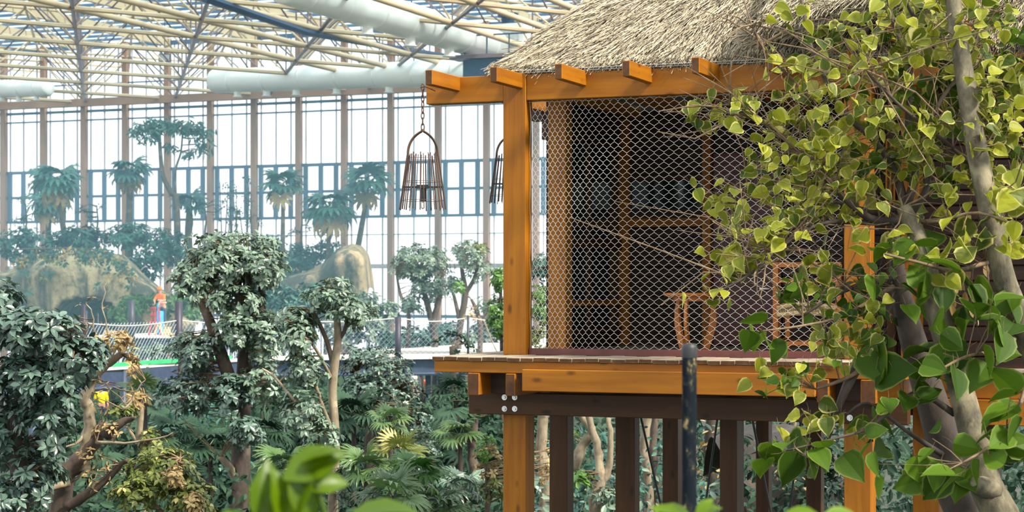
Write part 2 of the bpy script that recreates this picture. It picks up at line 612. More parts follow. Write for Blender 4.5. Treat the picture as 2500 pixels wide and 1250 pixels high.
class Plant:
    """a plant: trunk and branches as parts, twigs as one part, the largest leaves one by one, the rest as foliage"""
    def __init__(s, name, label, cat, base, group=None):
        s.base = Vector(base)
        s.root = empty(name, base, 0, label, cat, group)
        s.nodes = []          # (point, radius)
        s.L = {}              # (kind, mat) -> lists
        s.tw = MB()
        s.ntw = 0

    def limb(s, pts, radii, mat, name='branch', n=8, wob=0.0):
        """pts world; resampled smoothly"""
        pts = [Vector(p) for p in pts]
        out, rr = [], []
        k = len(pts)
        for i in range(k - 1):
            p0, p1, p2, p3 = pts[max(i - 1, 0)], pts[i], pts[i + 1], pts[min(i + 2, k - 1)]
            for j in range(4):
                t = j / 4
                q = 0.5 * ((2 * p1) + (p2 - p0) * t + (2 * p0 - 5 * p1 + 4 * p2 - p3) * t * t + (3 * p1 - p0 - 3 * p2 + p3) * t ** 3)
                out.append(q)
                rr.append(radii[i] * (1 - t) + radii[i + 1] * t)
        out.append(pts[-1])
        rr.append(radii[-1])
        if wob:
            for i in range(1, len(out)):
                out[i] = out[i] + Vector((random.gauss(0, wob), random.gauss(0, wob), random.gauss(0, wob * 0.4)))
                rr[i] *= random.uniform(0.9, 1.12)
        for p, r in zip(out, rr):
            s.nodes.append((p, r))
        MB().tube(out, rr, n).obj(name, mat, s.root, True, s.base)
        return out

    def nearest(s, p):
        A = np.array([q[0] for q in s.nodes])
        d = np.linalg.norm(A - np.array(p), axis=1) + np.maximum(0, (A[:, 2] - p[2])) * 0.6
        return Vector(A[int(np.argmin(d))])

    def twig(s, a, b, r=0.006, sag=0.08):
        a, b = Vector(a), Vector(b)
        m = (a + b) / 2 + Vector((random.gauss(0, 1), random.gauss(0, 1), random.gauss(0.3, 1))) * (b - a).length * sag
        m2 = a * 0.25 + m * 0.5 + b * 0.25
        s.tw.tube([a, (a + m2) / 2, m2, (m2 + b) / 2, b], [r, r * 0.9, r * 0.75, r * 0.6, r * 0.4], 4, False)
        s.ntw += 1

    def put(s, kind, mat, pos, d, n, size, rnd):
        s.L.setdefault((kind, mat.name), []).append((*pos, *d, *n, size, rnd))

    def rosette(s, kind, mat, c, axis, k, size, droop=-0.2, lift=0.5, tone=None):
        axis = Vector(axis).normalized()
        u = axis.orthogonal().normalized()
        w = axis.cross(u)
        a0 = random.random() * 6.28
        t0 = random.random() if tone is None else tone
        for i in range(k):
            a = a0 + i * 2.4 + random.gauss(0, 0.25)
            e = random.uniform(droop, lift)
            h = u * math.cos(a) + w * math.sin(a)
            d = h * math.cos(e) + axis * math.sin(e) + Vector((0, 0, -0.12))
            n = axis * math.cos(e) - h * math.sin(e) + Vector((random.gauss(0, .2), random.gauss(0, .2), random.gauss(0.15, .2)))
            s.put(kind, mat, Vector(c) + h * size * 0.10 + axis * random.uniform(-0.3, 0.1) * size, d, n,
                  size * random.uniform(0.65, 1.15), min(0.999, max(0, 0.55 * t0 + 0.45 * random.random())))

    def crown(s, c, rx, ry, rz, kind, mat, n, k, size, twig_r=0.012, droop=-0.35, lift=0.5, shell=0.55, mat2=None, p2=0.0):
        """clumps spread through an ellipsoid, denser towards its skin"""
        for _ in range(n):
            v = Vector((random.gauss(0, 1), random.gauss(0, 1), random.gauss(0.15, 1))).normalized()
            r = shell + (1 - shell) * random.random() ** 0.6
            p = Vector(c) + Vector((v.x * rx, v.y * ry, v.z * rz)) * r
            ax = Vector((v.x, v.y, v.z * 0.8 + 0.75))
            s.rosette(kind, mat2 if (mat2 and random.random() < p2) else mat, p, ax, max(3, int(k * random.uniform(0.6, 1.3))), size, droop, lift)
            if twig_r and s.nodes and random.random() < 0.7:
                s.twig(s.nearest(p), p, twig_r)

    def done(s, n_ind=0, twig_mat=None):
        if s.ntw:
            s.tw.obj('twigs', twig_mat or M['twig'], s.root, False, s.base, 'stuff')
        for (kind, mname), rows in s.L.items():
            A = np.array(rows)
            mat = bpy.data.materials[mname]
            size = A[:, 9] / A[:, 1]
            front = A[:, 1] - 0.0
            score = size / size.mean() - 0.9 * (front - front.mean()) / (front.std() + 1e-6)
            order = np.argsort(-score)
            m = min(n_ind, len(A))
            R = frames(A[:, 3:6], A[:, 6:9])
            for i in order[:m]:
                me = leaf_variant(kind, mat, min(7, int(A[i, 10] * 8)))
                o = link('leaf' if not kind.startswith('fan') else 'frond', me, None, s.root)
                Mx = Matrix.Identity(4)
                for r in range(3):
                    for c in range(3):
                        Mx[r][c] = R[i, r, c] * A[i, 9]
                    Mx[r][3] = A[i, r] - s.base[r]
                o.matrix_basis = Mx
            rest = A[order[m:]]
            if len(rest):
                me = leaves_mesh('foliage', kind, rest[:, 0:3], rest[:, 3:6], rest[:, 6:9], rest[:, 9], rest[:, 10], s.base)
                link('foliage', me, mat, s.root, 'stuff')
            n_ind = 0 if n_ind < 150 else n_ind - m
        return s.root


def pxpath(pts):
    """[(px,py,Y,radius px)] -> world points, radii"""
    return [P(a, b, Y) for a, b, Y, r in pts], [r * Y / F for a, b, Y, r in pts]

# ------------------------------------------------------------------ the hall: ground, glass wall, roof
A_DIR = Vector((0.9272, -0.3746, 0))
B_DIR = Vector((0.3746, 0.9272, 0))
RZ = math.atan2(-0.3746, 0.9272)

mb = MB()
nx, ny = 60, 50
gv, gt = [], []
for j in range(ny + 1):
    for i in range(nx + 1):
        x = -75 + 150 * i / nx
        y = -12 + 165 * j / ny
        z = 0.35 * mnoise.noise(Vector((x * 0.12, y * 0.12, 0.3))) - 0.1
        gv.append((x, y, z))
for j in range(ny):
    for i in range(nx):
        a = j * (nx + 1) + i
        gt += [(a, a + 1, a + nx + 2), (a, a + nx + 2, a + nx + 1)]
mb.add(gv, gt)
tag(mb.obj('floor', M['ground'], None, True), kind='structure')

# the glass wall runs parallel to the front of the hut
W0 = Vector((-28.75, 129.4, E))
CP = 3.264
K0, K1 = -4, 13
wall = empty('wall_back', W0, RZ, kind='structure')
for k in range(K0, K1 + 1):
    mb = MB().box(k * CP - 0.13, k * CP + 0.13, -0.25, 0.15, -5.4, 16.6)
    mb.box(k * CP - 0.18, k * CP + 0.18, -0.31, -0.25, -5.4, 16.6)
    mb.obj('column', M['column'], wall)
for z, h, nm in ((16.4, 0.30, 'rail'), (12.1, 0.17, 'rail'), (11.5, 0.10, 'rail'), (8.06, 0.20, 'rail'), (6.35, 0.17, 'rail'), (4.69, 0.17, 'rail'), (3.55, 0.05, 'rail'), (1.55, 0.28, 'rail'), (-1.6, 0.2, 'rail'), (13.9, 0.08, 'rail')):
    MB().box(K0 * CP, K1 * CP, -0.02, 0.14, z - h / 2, z + h / 2).obj(nm, M['mullion'] if z != 1.55 else M['zinc'], wall)
for k in range(K0, K1):
    for q in range(3):
        x = k * CP + 0.42 + q * CP / 3
        MB().box(x - 0.032, x + 0.032, 0.0, 0.12, -5.4, 16.4).obj('mullion', M['thin'], wall)
        MB().box(x - 0.14, x + 0.14, -0.06, 0.10, 4.69, 8.06).obj('louvre_frame', M['mullion'], wall)
        for z0, z1 in ((12.2, 16.2), (8.16, 11.45), (6.44, 7.96), (4.78, 6.26), (1.7, 4.6), (-5.4, 1.4)):
            MB().box(x + 0.05, x + CP / 3 - 0.05, 0.06, 0.075, z0, z1).obj('pane', M['glass'], wall)
# top beam that carries the roof frame
MB().box(K0 * CP, K1 * CP, -0.9, -0.4, 12.35, 12.85).obj('wall_beam', M['column'], wall)

# space frame: three sets of tubes at the lower level, two at the upper, webs between
roof = empty('ceiling', (0, 0, 0), kind='structure')
N0 = Vector((-28.75, 129.4, E + 12.7))
e3 = Vector((5.2, 3.7, 0))
e4 = Vector((-1.29, 6.17, 0))
UP = Vector((0, 0, 2.9))


def node(i, j):
    return N0 + e3 * i + e4 * j


def in_hall(p):
    q = p - W0
    b = q.dot(B_DIR)
    return b < 1.0 and p.y > 74 and -46 < p.x < 26


for i in range(-5, 12):
    js = [j for j in range(-14, 8) if in_hall(node(i, j))]
    if len(js) < 2:
        continue
    j0, j1 = min(js), max(js)
    tr = stick_between('roof_truss', node(i, j0), node(i, j1), 0.105, M['tube2'], roof)
    # the rest of this truss hangs below an unscaled empty beside it
    sub = empty('truss_web', (0, 0, 0), parent=roof)
    a, b = node(i, j0) + (e3 + e4) / 2 + UP, node(i, j1) + (e3 + e4) / 2 + UP
    stick_between('upper_chord', a, b, 0.085, M['tube'], sub)
    for j in js:
        n = node(i, j)
        c = n + (e3 + e4) / 2 + UP
        if in_hall(c):
            for tgt in (n, node(i + 1, j), node(i, j + 1), node(i + 1, j + 1)):
                stick_between('strut', tgt, c, 0.047, M['tube'] if (i + j) % 2 else M['tube2'], sub)
            stick_between('hanger', n, n + UP, 0.05, M['tube2'], sub)
jset = {}
for i in range(-5, 12):
    for j in range(-14, 8):
        if in_hall(node(i, j)):
            jset.setdefault(j, []).append(i)
cross = empty('cross_tubes', (0, 0, 0), parent=roof)
for j, iset in jset.items():
    if len(iset) > 1:
        stick_between('cross_tube', node(min(iset), j), node(max(iset), j), 0.115, M['tube'], cross)
        stick_between('upper_cross_tube', node(min(iset), j) + (e3 + e4) / 2 + UP, node(max(iset), j) + (e3 + e4) / 2 + UP, 0.07, M['tube'], cross)
for d in range(7, 17):
    run = [(i, i - d) for i in range(-5, 12) if in_hall(node(i, i - d))]
    if len(run) > 1:
        stick_between('main_tube', node(*run[0]), node(*run[-1]), 0.15, M['tube'], cross, 8)

# glass roof above the frame: panels between purlins, on deep rafters
rg = empty('roof_glazing', W0 + Vector((0, 0, 16.9)), RZ, kind=None, parent=roof)
for r in range(0, 26):
    b = -r * 1.7
    MB().box(K0 * CP - 8, K1 * CP, b - 1.62, b - 0.08, 0, 0.03).obj('roof_panel', M['roof_glass'], rg)
    MB().box(K0 * CP - 8, K1 * CP, b - 0.05, b + 0.05, -0.16, 0.04).obj('purlin', M['mullion'], rg)
for k in range(K0 - 2, K1 + 1, 2):
    MB().box(k * CP - 0.14, k * CP + 0.14, -44, 0.2, -0.75, -0.2).obj('rafter', M['tube'], rg)


def duct(label, p0, p1, r, nozz, cat='duct', group='white air ducts under the roof'):
    p0, p1 = Vector(p0), Vector(p1)
    root = empty('air_duct', p0, 0, label, cat, group)
    d = (p1 - p0)
    L = d.length
    d.normalize()
    pts = [p0 - d * r * 0.25, p0, p0 + d * r * 0.2] + [p0 + d * L * t for t in (0.25, 0.5, 0.75, 1)]
    MB().tube(pts, [r * 0.7, r * 0.93, r] + [r] * 4, 20).obj('duct_tube', M['duct'], root, True, p0)
    for t in np.linspace(0.08, 0.95, 7):
        c = p0 + d * L * t
        MB().tube([c - d * 0.06, c + d * 0.06], [r * 1.03] * 2, 20).obj('collar', M['duct'], root, True, p0)
    for t in nozz:
        c = p0 + d * L * t
        MB().tube([c - Vector((0, 0, r * 0.8)), c - Vector((0, 0, r * 1.3)), c - Vector((0, 0, r * 1.4))], [r * .3, r * .3, r * .42], 10).obj('nozzle', M['duct'], root, False, p0)
    return root


duct('white round air duct with a blunt end crossing the middle of the glass wall', P(522, 198, 116), P(1150, 176, 106), 0.72, (0.1, 0.22, 0.34, 0.5, 0.7))
duct('widest white air duct slanting under the roof above the hut lantern', P(690, -40, 80), P(1205, 112, 100), 0.85, (0.35, 0.55, 0.75, 0.9))
duct('short white air duct at the outer end of the glass wall', P(118, 214, 118), P(-160, 222, 124), 0.55, (0.1, 0.25, 0.4))
pb = P(1240, 95, 101)
root = empty('air_unit', pb, RZ, 'pale blue air handling box where the wide duct ends', 'air unit')
MB().box(-1.2, 1.2, -0.8, 0.8, -0.8, 0.7).obj('housing', M['duct'], root)
MB().box(-0.9, 0.9, -0.84, -0.80, -0.5, 0.4).obj('grille', M['zinc'], root)
MB().lathe([(0.35, 0.7), (0.35, 1.1), (0.55, 1.2), (0.55, 1.35), (0.0, 1.4)], 14).obj('cowl', M['navy'], root)
a, b = P(500, -5, 82), P(1110, 140, 112)
root = empty('cable_tray', a, 0, 'dark blue cable tray running below the wide white duct', 'cable tray')
MB().tube([a, a.lerp(b, 0.33) + Vector((0, 0, -0.5)), a.lerp(b, 0.66) + Vector((0, 0, -0.3)), b], [0.20, 0.17, 0.17, 0.14], 6).obj('tray', M['navy'], root, False, a)
for t in (0.15, 0.35, 0.55, 0.75, 0.92):
    c = a.lerp(b, t)
    MB().tube([c, c + Vector((0, 0, 3))], 0.03, 5).obj('hanger', M['tube2'], root, False, a)
pf = P(402, 142, 118)
root = empty('floodlight', pf, 0, 'grey rectangular floodlight hanging in the roof frame over the tall thin tree', 'floodlight')
MB().box(-0.36, 0.36, -0.12, 0.12, -0.22, 0.25).obj('housing', M['steel'], root)
MB().box(-0.32, 0.32, -0.14, -0.12, -0.18, 0.21).obj('lens', M['zinc'], root)
MB().tube([(0, 0, 0.25), (0, 0, 2.4)], 0.03, 6).obj('bracket', M['steel'], root)
pg = P(1225, 150, 96)
root = empty('roof_gantry', pg, RZ, 'dark blue maintenance gantry under the roof right behind the thatch edge', 'gantry')
MB().box(-1.9, 6, -0.5, 0.5, -0.75, 0.10).obj('girder', M['navy'], root)
MB().box(-2.6, 6, -0.6, 0.6, 0.15, 0.35).obj('deck', M['tube2'], root)
for q in range(6):
    MB().tube([(-1.8 + q * 1.2, -0.5, 0.3), (-1.8 + q * 1.2, -0.5, 1.3)], 0.04, 6).obj('railing_post', M['steel'], root)
MB().tube([(-1.8, -0.5, 1.3), (5, -0.5, 1.3)], 0.04, 6).obj('handrail', M['steel'], root)


# ------------------------------------------------------------------ moulded rocks at the foot of the glass wall
def rock(label, prof, Y, bottom_px, thick, cave=None, seed=1):
    """prof: skyline [(px, py)]; a bulging face with a thick rounded back"""
    xs = np.linspace(prof[0][0], prof[-1][0], 90)
    ys = np.interp(xs, [p[0] for p in prof], [p[1] for p in prof])
    nv = 34
    V, T = [], []
    base = P(prof[0][0], bottom_px, Y)
    for i, (x, y) in enumerate(zip(xs, ys)):
        top = P(x, y, Y)
        bot = P(x, bottom_px, Y)
        for v in range(nv + 1):
            t = v / nv
            if t < 0.72:
                q = t / 0.72
                z = bot.z + (top.z - bot.z) * (q * 0.97)
                dy = -1.0 * math.sin(q * 2.6) + 0.35 * q
                if q > 0.8:
                    dy += 1.6 * ((q - 0.8) / 0.2) ** 2
            else:
                q = (t - 0.72) / 0.28
                z = top.z - (top.z - bot.z) * 0.03 + (top.z - bot.z) * 0.03 * math.sin(q * 3.1) - 0.8 * q * q
                dy = 1.95 - 0.0 + thick * q
            p = Vector((top.x, top.y + dy, z))
            w = mnoise.noise(Vector((p.x * 0.5, z * 0.6, seed))) * 0.75 + mnoise.noise(Vector((p.x * 1.9, z * 0.7, seed + 3))) * 0.35
            p.y += w
            if t < 0.72:
                p.z += 0.2 * mnoise.noise(Vector((p.x * 1.3, p.y, seed + 7)))
            if cave and cave[0] < x < cave[1]:
                py = HZ - (p.z - E) * F / Y
                c = math.sin(math.pi * (x - cave[0]) / (cave[1] - cave[0])) ** 0.4
                g = min(1, max(0, (py - cave[2] - (1 - c) * 40) / 8))
                p.y += 9.0 * g if t < 0.7 else 0
            V.append(tuple(p - base))
    for i in range(len(xs) - 1):
        for v in range(nv):
            a = i * (nv + 1) + v
            b = a + nv + 1
            T += [(a, b, b + 1), (a, b + 1, a + 1)]
    me = tri_mesh('moulded_rock', V, T, None, True)
    o = link('moulded_rock', me, M['rock'])
    o.location = base
    return tag(o, label, 'rock')


rock('long rock face with dark water stains and a low cave mouth', [(-120, 690), (-40, 665), (30, 636), (75, 621), (150, 612), (235, 610), (262, 613), (290, 634), (330, 672), (370, 705), (430, 748), (480, 780)], 96, 860, 5, (140, 290, 728), 2)
rock('pale rock peak rising to a rounded point beside the glass wall', [(640, 705), (690, 672), (740, 657), (780, 640), (805, 618), (822, 598), (850, 588), (875, 594), (889, 612), (892, 640), (897, 700)], 104, 790, 4, None, 9)

# ------------------------------------------------------------------ walkways on steel columns
def net_wires(mb, p0, p1, z0, z1, cell, r, sag=0.0):
    """diamond net between two points: two families of thin wires"""
    p0, p1 = Vector(p0), Vector(p1)
    L = (p1 - p0).length
    d = (p1 - p0) / L
    H = z1 - z0
    n = int((L + H) / cell)
    for s in (1, -1):
        for k in range(n):
            x0 = k * cell - (H if s > 0 else 0)
            a0, a1 = x0, x0 + s * H
            if s < 0:
                a0 = k * cell
                a1 = a0 - H
            lo, hi = max(0, min(a0, a1)), min(L, max(a0, a1))
            if hi - lo < 0.02:
                continue

            def zz(a):
                return z0 + (a - a0) / (a1 - a0) * H
            q0, q1 = p0 + d * lo, p0 + d * hi
            q0.z, q1.z = p0.z + zz(lo), p0.z + zz(hi)
            mb.tube([q0, q1], r, 3, False)


def walkway(label, near, width, z, thick, posts, cols, rail_h, net=None, beam_h=0.42):
    """near: world xy path of the near edge (left to right)"""
    base = Vector((near[0][0], near[0][1], z))
    root = empty('walkway', base, 0, label, 'walkway')
    for (x0, y0), (x1, y1) in zip(near[:-1], near[1:]):
        n = max(1, int(math.hypot(x1 - x0, y1 - y0) / 1.2))
        for k in range(n):
            a = (x0 + (x1 - x0) * k / n, y0 + (y1 - y0) * k / n)
            b = (x0 + (x1 - x0) * (k + 0.985) / n, y0 + (y1 - y0) * (k + 0.985) / n)
            V = []
            for zz in (z, z - 0.07):
                V += [(a[0], a[1], zz), (b[0], b[1], zz), (b[0] + width * 0.3746, b[1] + width * 0.927, zz), (a[0] + width * 0.3746, a[1] + width * 0.927, zz)]
            MB().quads(V, [(0, 1, 2, 3), (7, 6, 5, 4), (0, 4, 5, 1), (1, 5, 6, 2), (2, 6, 7, 3), (3, 7, 4, 0)]).obj('floor_slab', M['slab'], root, False, base)
        for off in (0.25, width - 0.3):
            o = Vector((0.3746, 0.927, 0)) * off
            a, b = Vector((x0, y0, 0)) + o, Vector((x1, y1, 0)) + o
            V = []
            for p in (a, b):
                for dy in (0, 0.16):
                    for zz in (z - 0.07, z - 0.07 - beam_h):
                        V.append((p.x, p.y + dy, zz))
            MB().quads(V, [(0, 1, 5, 4), (2, 6, 7, 3), (0, 4, 6, 2), (1, 3, 7, 5), (0, 2, 3, 1), (4, 5, 7, 6)]).obj('edge_beam', M['steel'], root, False, base)
            fl = MB()
            fl.tube([a + Vector((0, -0.05, z - 0.07 - beam_h)), b + Vector((0, -0.05, z - 0.07 - beam_h))], 0.045, 6)
            fl.obj('flange', M['steel'], root, False, base)

    def on_edge(px):
        for (x0, y0), (x1, y1) in zip(near[:-1], near[1:]):
            u = (px - 1250) / F
            den = (x1 - x0) - u * (y1 - y0)
            t = (u * y0 - x0) / den
            if -0.02 <= t <= 1.02:
                return Vector((x0 + (x1 - x0) * t, y0 + (y1 - y0) * t, z))
        return Vector((*near[-1], z))
    for px, r, h in posts:
        p = on_edge(px) + Vector((0, -0.06, 0))
        MB().tube([p - Vector((0, 0, 0.5)), p + Vector((0, 0, h))], r, 12).obj('railing_post', M['post_steel'], root, True, base)
    for px, r, back in cols:
        p = on_edge(px) + Vector((0.3746, 0.927, 0)) * (0.3 + back)
        MB().tube([(p.x, p.y, -0.2), (p.x, p.y, z - 0.07)], r, 12).obj('column', M['steel'], root, True, base)
    if net:
        for pa, pb, h0, h1 in net:
            a, b = on_edge(pa), on_edge(pb)
            mb = MB()
            net_wires(mb, a, b, h0, h1, 0.15, 0.0055)
            mb.obj('railing_net', M['net'], root, False, base)
            c = [a.lerp(b, t) + Vector((0, 0, h1 + 0.02 - 0.10 * math.sin(math.pi * t))) for t in np.linspace(0, 1, 9)]
            MB().tube(c, 0.016, 6).obj('top_cable', M['wire'], root, False, base)
    return root, on_edge


def xy(px, Y):
    return ((px - 1250) / F * Y, Y)


walk_a, edge_a = walkway('nearer walkway on dark steel columns with a sagging net railing', [xy(-80, 41.5), xy(190, 44.5), xy(500, 50.2), xy(640, 52), xy(1050, 53.2), xy(1330, 53.8)], 2.7, E - 1.82, 0.1,
                         [(437, 0.10, 1.55), (972, 0.085, 1.10), (1143, 0.035, 1.12), (662, 0.03, 1.05), (206, 0.05, 1.5)],
                         [(285, 0.075, 0.0), (495, 0.085, 0.0), (992, 0.10, 2.0), (1016, 0.08, 0.5), (1060, 0.09, 3.0), (40, 0.09, 0.3), (800, 0.09, 0.5)], 1.1,
                         [(206, 437, 0.05, 1.05), (437, 662, 0.05, 1.05), (662, 972, 0.05, 1.05), (972, 1143, 0.05, 1.05), (1143, 1300, 0.05, 1.05)])
# the broad landing behind its right end
p0 = Vector((*xy(1000, 58.5), E - 1.82))
lb = empty('landing', p0, RZ, 'pale flat landing behind the nearer walkway, under the small forked trees', 'landing')
for q in range(4):
    MB().box(q * 2.0 - 1.2, q * 2.0 + 0.77, 0.0, 9.0, -0.12, 0.0).obj('floor_slab', M['slab'], lb)
walk_b, edge_b = walkway('farther walkway platform where the person in the orange vest works', [xy(140, 82), xy(350, 82), xy(590, 82)], 7.0, E - 1.95, 0.1,
                         [(208, 0.12, 1.1), (322, 0.14, 1.55), (240, 0.03, 1.0)], [(330, 0.12, 1.0), (470, 0.12, 1.0), (210, 0.12, 1.0)], 1.1, None, 0.45)
for i, (pa, pb, lab) in enumerate(((196, 292, 'green floor mat behind the dead tree on the nearer walkway'), (300, 372, 'green floor mat next to the thick railing post on the nearer walkway'))):
    a, b = edge_a(pa), edge_a(pb)
    base = a + Vector((0.3746, 0.927, 0)) * 1.3
    d = b - a
    V = []
    for zz in (0.10, 0.004):
        for s, w in ((0, 0), (1, 0), (1, 2.6), (0, 2.6)):
            q = d * s + Vector((0.3746, 0.927, 0)) * w
            V.append((q.x, q.y, zz))
    o = MB().quads(V, [(0, 1, 2, 3), (7, 6, 5, 4), (0, 4, 5, 1), (1, 5, 6, 2), (2, 6, 7, 3), (3, 7, 4, 0)]).obj('floor_mat', M['mat_green'])
    o.location = base
    tag(o, lab, 'mat', 'green mats on the walkway')

# ------------------------------------------------------------------ the timber hut (local axes: x along its front, y into it, z from eye level)
HO = Vector((-0.084, 18.0, E))
hut = empty('wooden_hut', HO, RZ, 'orange timber stilt hut with thatched roof and wire net front', 'hut')
ZD = -0.5987


def Hw(a, b, z):
    return HO + A_DIR * a + B_DIR * b + Vector((0, 0, z))


def a_at(px, b):
    """x along the front where the picture column px meets depth line b"""
    u = (px - 1250) / F
    return (u * (18 + 0.9272 * b) + 0.084 - 0.3746 * b) / (0.9272 + 0.3746 * u)


def hb(name, x0, x1, y0, y1, z0, z1, mat, end=None, parent=None, bev=0.006):
    return timber(name, x0, x1, y0, y1, z0, z1, M[mat] if isinstance(mat, str) else mat, parent or hut, end, bev)


# deck boards and their frame
x = -0.43
i = 0
while x < 3.90:
    w = 0.124 + 0.006 * math.sin(i * 2.3)
    dz = 0.003 * math.sin(i * 1.7)
    if -0.40 < x:
        hb('deck_board', x, x + w - 0.0035, -0.66 - 0.006 * (i % 3 == 0), 3.75, ZD - 0.036 + dz, ZD + dz, 'deck', 1, None, 0.004)
    else:
        hb('deck_board', x, x + w - 0.007, -0.66, 3.75, ZD - 0.036, ZD, 'deck', 1, None, 0.004)
    x += w
    i += 1
hb('fascia_board', -0.42, 3.88, -0.635, -0.575, -0.742, ZD - 0.037, 'wood_a')
hb('side_fascia', -0.42, -0.36, -0.575, 3.7, -0.742, ZD - 0.037, 'wood_b')
hb('side_fascia', 3.82, 3.88, -0.575, 0.9, -0.742, ZD - 0.037, 'wood_b')
for px, w in ((1141, 0.115), (1234, 0.092), (1994, 0.10), (2101, 0.13)):
    a = a_at(px, -0.66)
    hb('floor_joist', a, a + w, -0.66, 3.6, -0.945, -0.745, 'wood_b', 1)
a0, a1 = a_at(1274, -0.70), a_at(1990, -0.70)
hb('rim_beam', a0, a1, -0.70, -0.62, -0.897, -0.702, 'wood_a')
hb('carrier_beam', -0.30, 3.80, -0.12, 0.0, -1.151, -0.948, 'brown_a')  # browner timber puts the shadow of the overhang into the carrier beams' colour
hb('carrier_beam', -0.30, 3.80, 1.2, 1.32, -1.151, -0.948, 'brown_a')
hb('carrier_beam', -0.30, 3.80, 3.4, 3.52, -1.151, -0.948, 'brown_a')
for px, py in ((1232, 970), (1257, 970), (1232, 998), (1257, 998), (2075, 1020), (2106, 1020)):
    a = a_at(px, -0.12)
    Y = 18 - 0.3746 * a - 0.111
    z = (HZ - py) / F * Y
    mb = MB()
    me = bpy.data.meshes.new('bolt')
    mb.tube([(a, -0.121, z), (a, -0.127, z)], 0.027, 14)
    mb.tube([(a, -0.126, z), (a, -0.142, z)], 0.014, 6)
    mb.obj('bolt', M['zinc'], hut)
# stilts
hb('stilt', 0.0, 0.228, 0.0, 0.228, -5.6, -0.745, 'wood_z')
hb('stilt', 3.22, 3.456, 0.0, 0.228, -5.6, -0.745, 'wood_z')
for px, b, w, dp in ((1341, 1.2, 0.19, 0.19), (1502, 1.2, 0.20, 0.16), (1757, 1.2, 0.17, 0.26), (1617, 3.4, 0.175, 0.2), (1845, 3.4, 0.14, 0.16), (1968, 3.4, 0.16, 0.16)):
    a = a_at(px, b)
    hb('stilt', a, a + w, b, b + dp, -5.6, -0.745, 'brown_z')  # inner stilts: shade below the deck painted in as browner timber
for (px0, py0), (px1, py1), Y in (((1563, 1024), (1620, 1262), 19.4), ((1752, 1030), (1718, 1262), 19.4), ((1836, 1030), (1884, 1262), 18.7), ((1956, 1034), (1926, 1262), 19.0)):
    p, q = P(px0, py0 - 12, Y), P(px1, py1, Y)
    R = Matrix.Rotation(-RZ, 3, 'Z')
    MB().tube([R @ (p - HO), R @ (q - HO)], 0.012, 6).obj('brace_rod', M['black'], hut)

# porch frame
hb('post', 0.0, 0.228, 0.0, 0.165, ZD, 2.028, 'wood_z')
hb('post', 3.22, 3.456, 0.0, 0.165, ZD, 2.028, 'wood_z')
hb('front_beam', a_at(1040, 0.015), -0.001, 0.015, 0.16, 1.777, 2.024, 'wood_a', 0)
hb('front_beam', 0.229, 3.219, 0.015, 0.16, 1.777, 2.024, 'wood_a')
hb('front_beam', 3.457, 6.6, 0.015, 0.16, 1.777, 2.024, 'wood_a')
for px in (1038, 1196, 1354, 1519, 1688, 1868, 2050):
    a = a_at(px, -0.62)
    hb('roof_joist', a, a + 0.072, -0.62, 3.55, 1.888, 2.026, 'wood_b', 1)
hb('post', -0.01, 0.18, 1.2, 1.39, ZD, 1.9, 'wood_z')
hb('post', -0.136, 0.065, 3.5, 3.7, ZD, 1.9, 'wood_z')
hb('post', 0.92, 1.02, 3.44, 3.55, ZD, 1.9, 'wood_z')
hb('post', 3.60, 3.76, 0.62, 0.85, ZD, 1.9, 'wood_z')
# stepped bracket under the back eave
mb = MB()
for q in range(3):
    mb.box(-0.50 + q * 0.13, 0.0, 2.3, 2.42, 1.70 - 0.05 * q - 0.1, 1.86 - 0.02 * q)
mb.box(-0.62, 0.0, 2.3, 2.42, 1.80, 1.93)
mb.obj('eave_bracket', M['plank'], hut)
hb('eave_beam', -0.55, 0.0, 3.3, 3.42, 1.75, 1.93, 'brown_a')

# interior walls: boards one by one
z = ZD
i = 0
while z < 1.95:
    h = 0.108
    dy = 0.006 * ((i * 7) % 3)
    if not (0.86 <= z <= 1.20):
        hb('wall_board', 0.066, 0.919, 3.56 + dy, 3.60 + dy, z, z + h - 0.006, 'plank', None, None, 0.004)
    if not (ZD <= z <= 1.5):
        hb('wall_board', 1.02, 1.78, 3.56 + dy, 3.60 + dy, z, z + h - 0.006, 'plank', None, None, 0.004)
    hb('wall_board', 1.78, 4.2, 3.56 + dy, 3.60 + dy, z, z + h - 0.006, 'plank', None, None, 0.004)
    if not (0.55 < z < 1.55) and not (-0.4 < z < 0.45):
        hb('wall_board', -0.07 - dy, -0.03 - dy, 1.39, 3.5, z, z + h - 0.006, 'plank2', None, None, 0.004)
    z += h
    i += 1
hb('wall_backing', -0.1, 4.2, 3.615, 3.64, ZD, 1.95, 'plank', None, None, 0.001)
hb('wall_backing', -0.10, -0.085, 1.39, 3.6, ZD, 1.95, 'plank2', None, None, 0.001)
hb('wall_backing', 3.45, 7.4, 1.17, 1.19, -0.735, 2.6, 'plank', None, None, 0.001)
hb('gap_shade_board', -0.1, 0.32, -0.38, -0.34, -0.94, -0.745, 'plank', None, None, 0.003)  # dark board added to blacken the shaded gap between the joist ends
hb('gap_shade_board', 3.1, 3.6, -0.38, -0.34, -0.94, -0.745, 'plank', None, None, 0.003)  # likewise added, darkening the shaded gap at the right joist ends
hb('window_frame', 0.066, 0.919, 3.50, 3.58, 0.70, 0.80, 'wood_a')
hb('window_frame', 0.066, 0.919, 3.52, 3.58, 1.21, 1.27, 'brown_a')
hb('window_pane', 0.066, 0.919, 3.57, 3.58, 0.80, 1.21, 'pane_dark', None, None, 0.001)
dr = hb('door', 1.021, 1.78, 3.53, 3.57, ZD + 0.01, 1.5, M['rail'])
MB().tube([(1.66, 3.53, 0.02), (1.66, 3.46, 0.02), (1.56, 3.45, 0.02)], 0.014, 8).obj('door_handle', M['zinc'], dr)
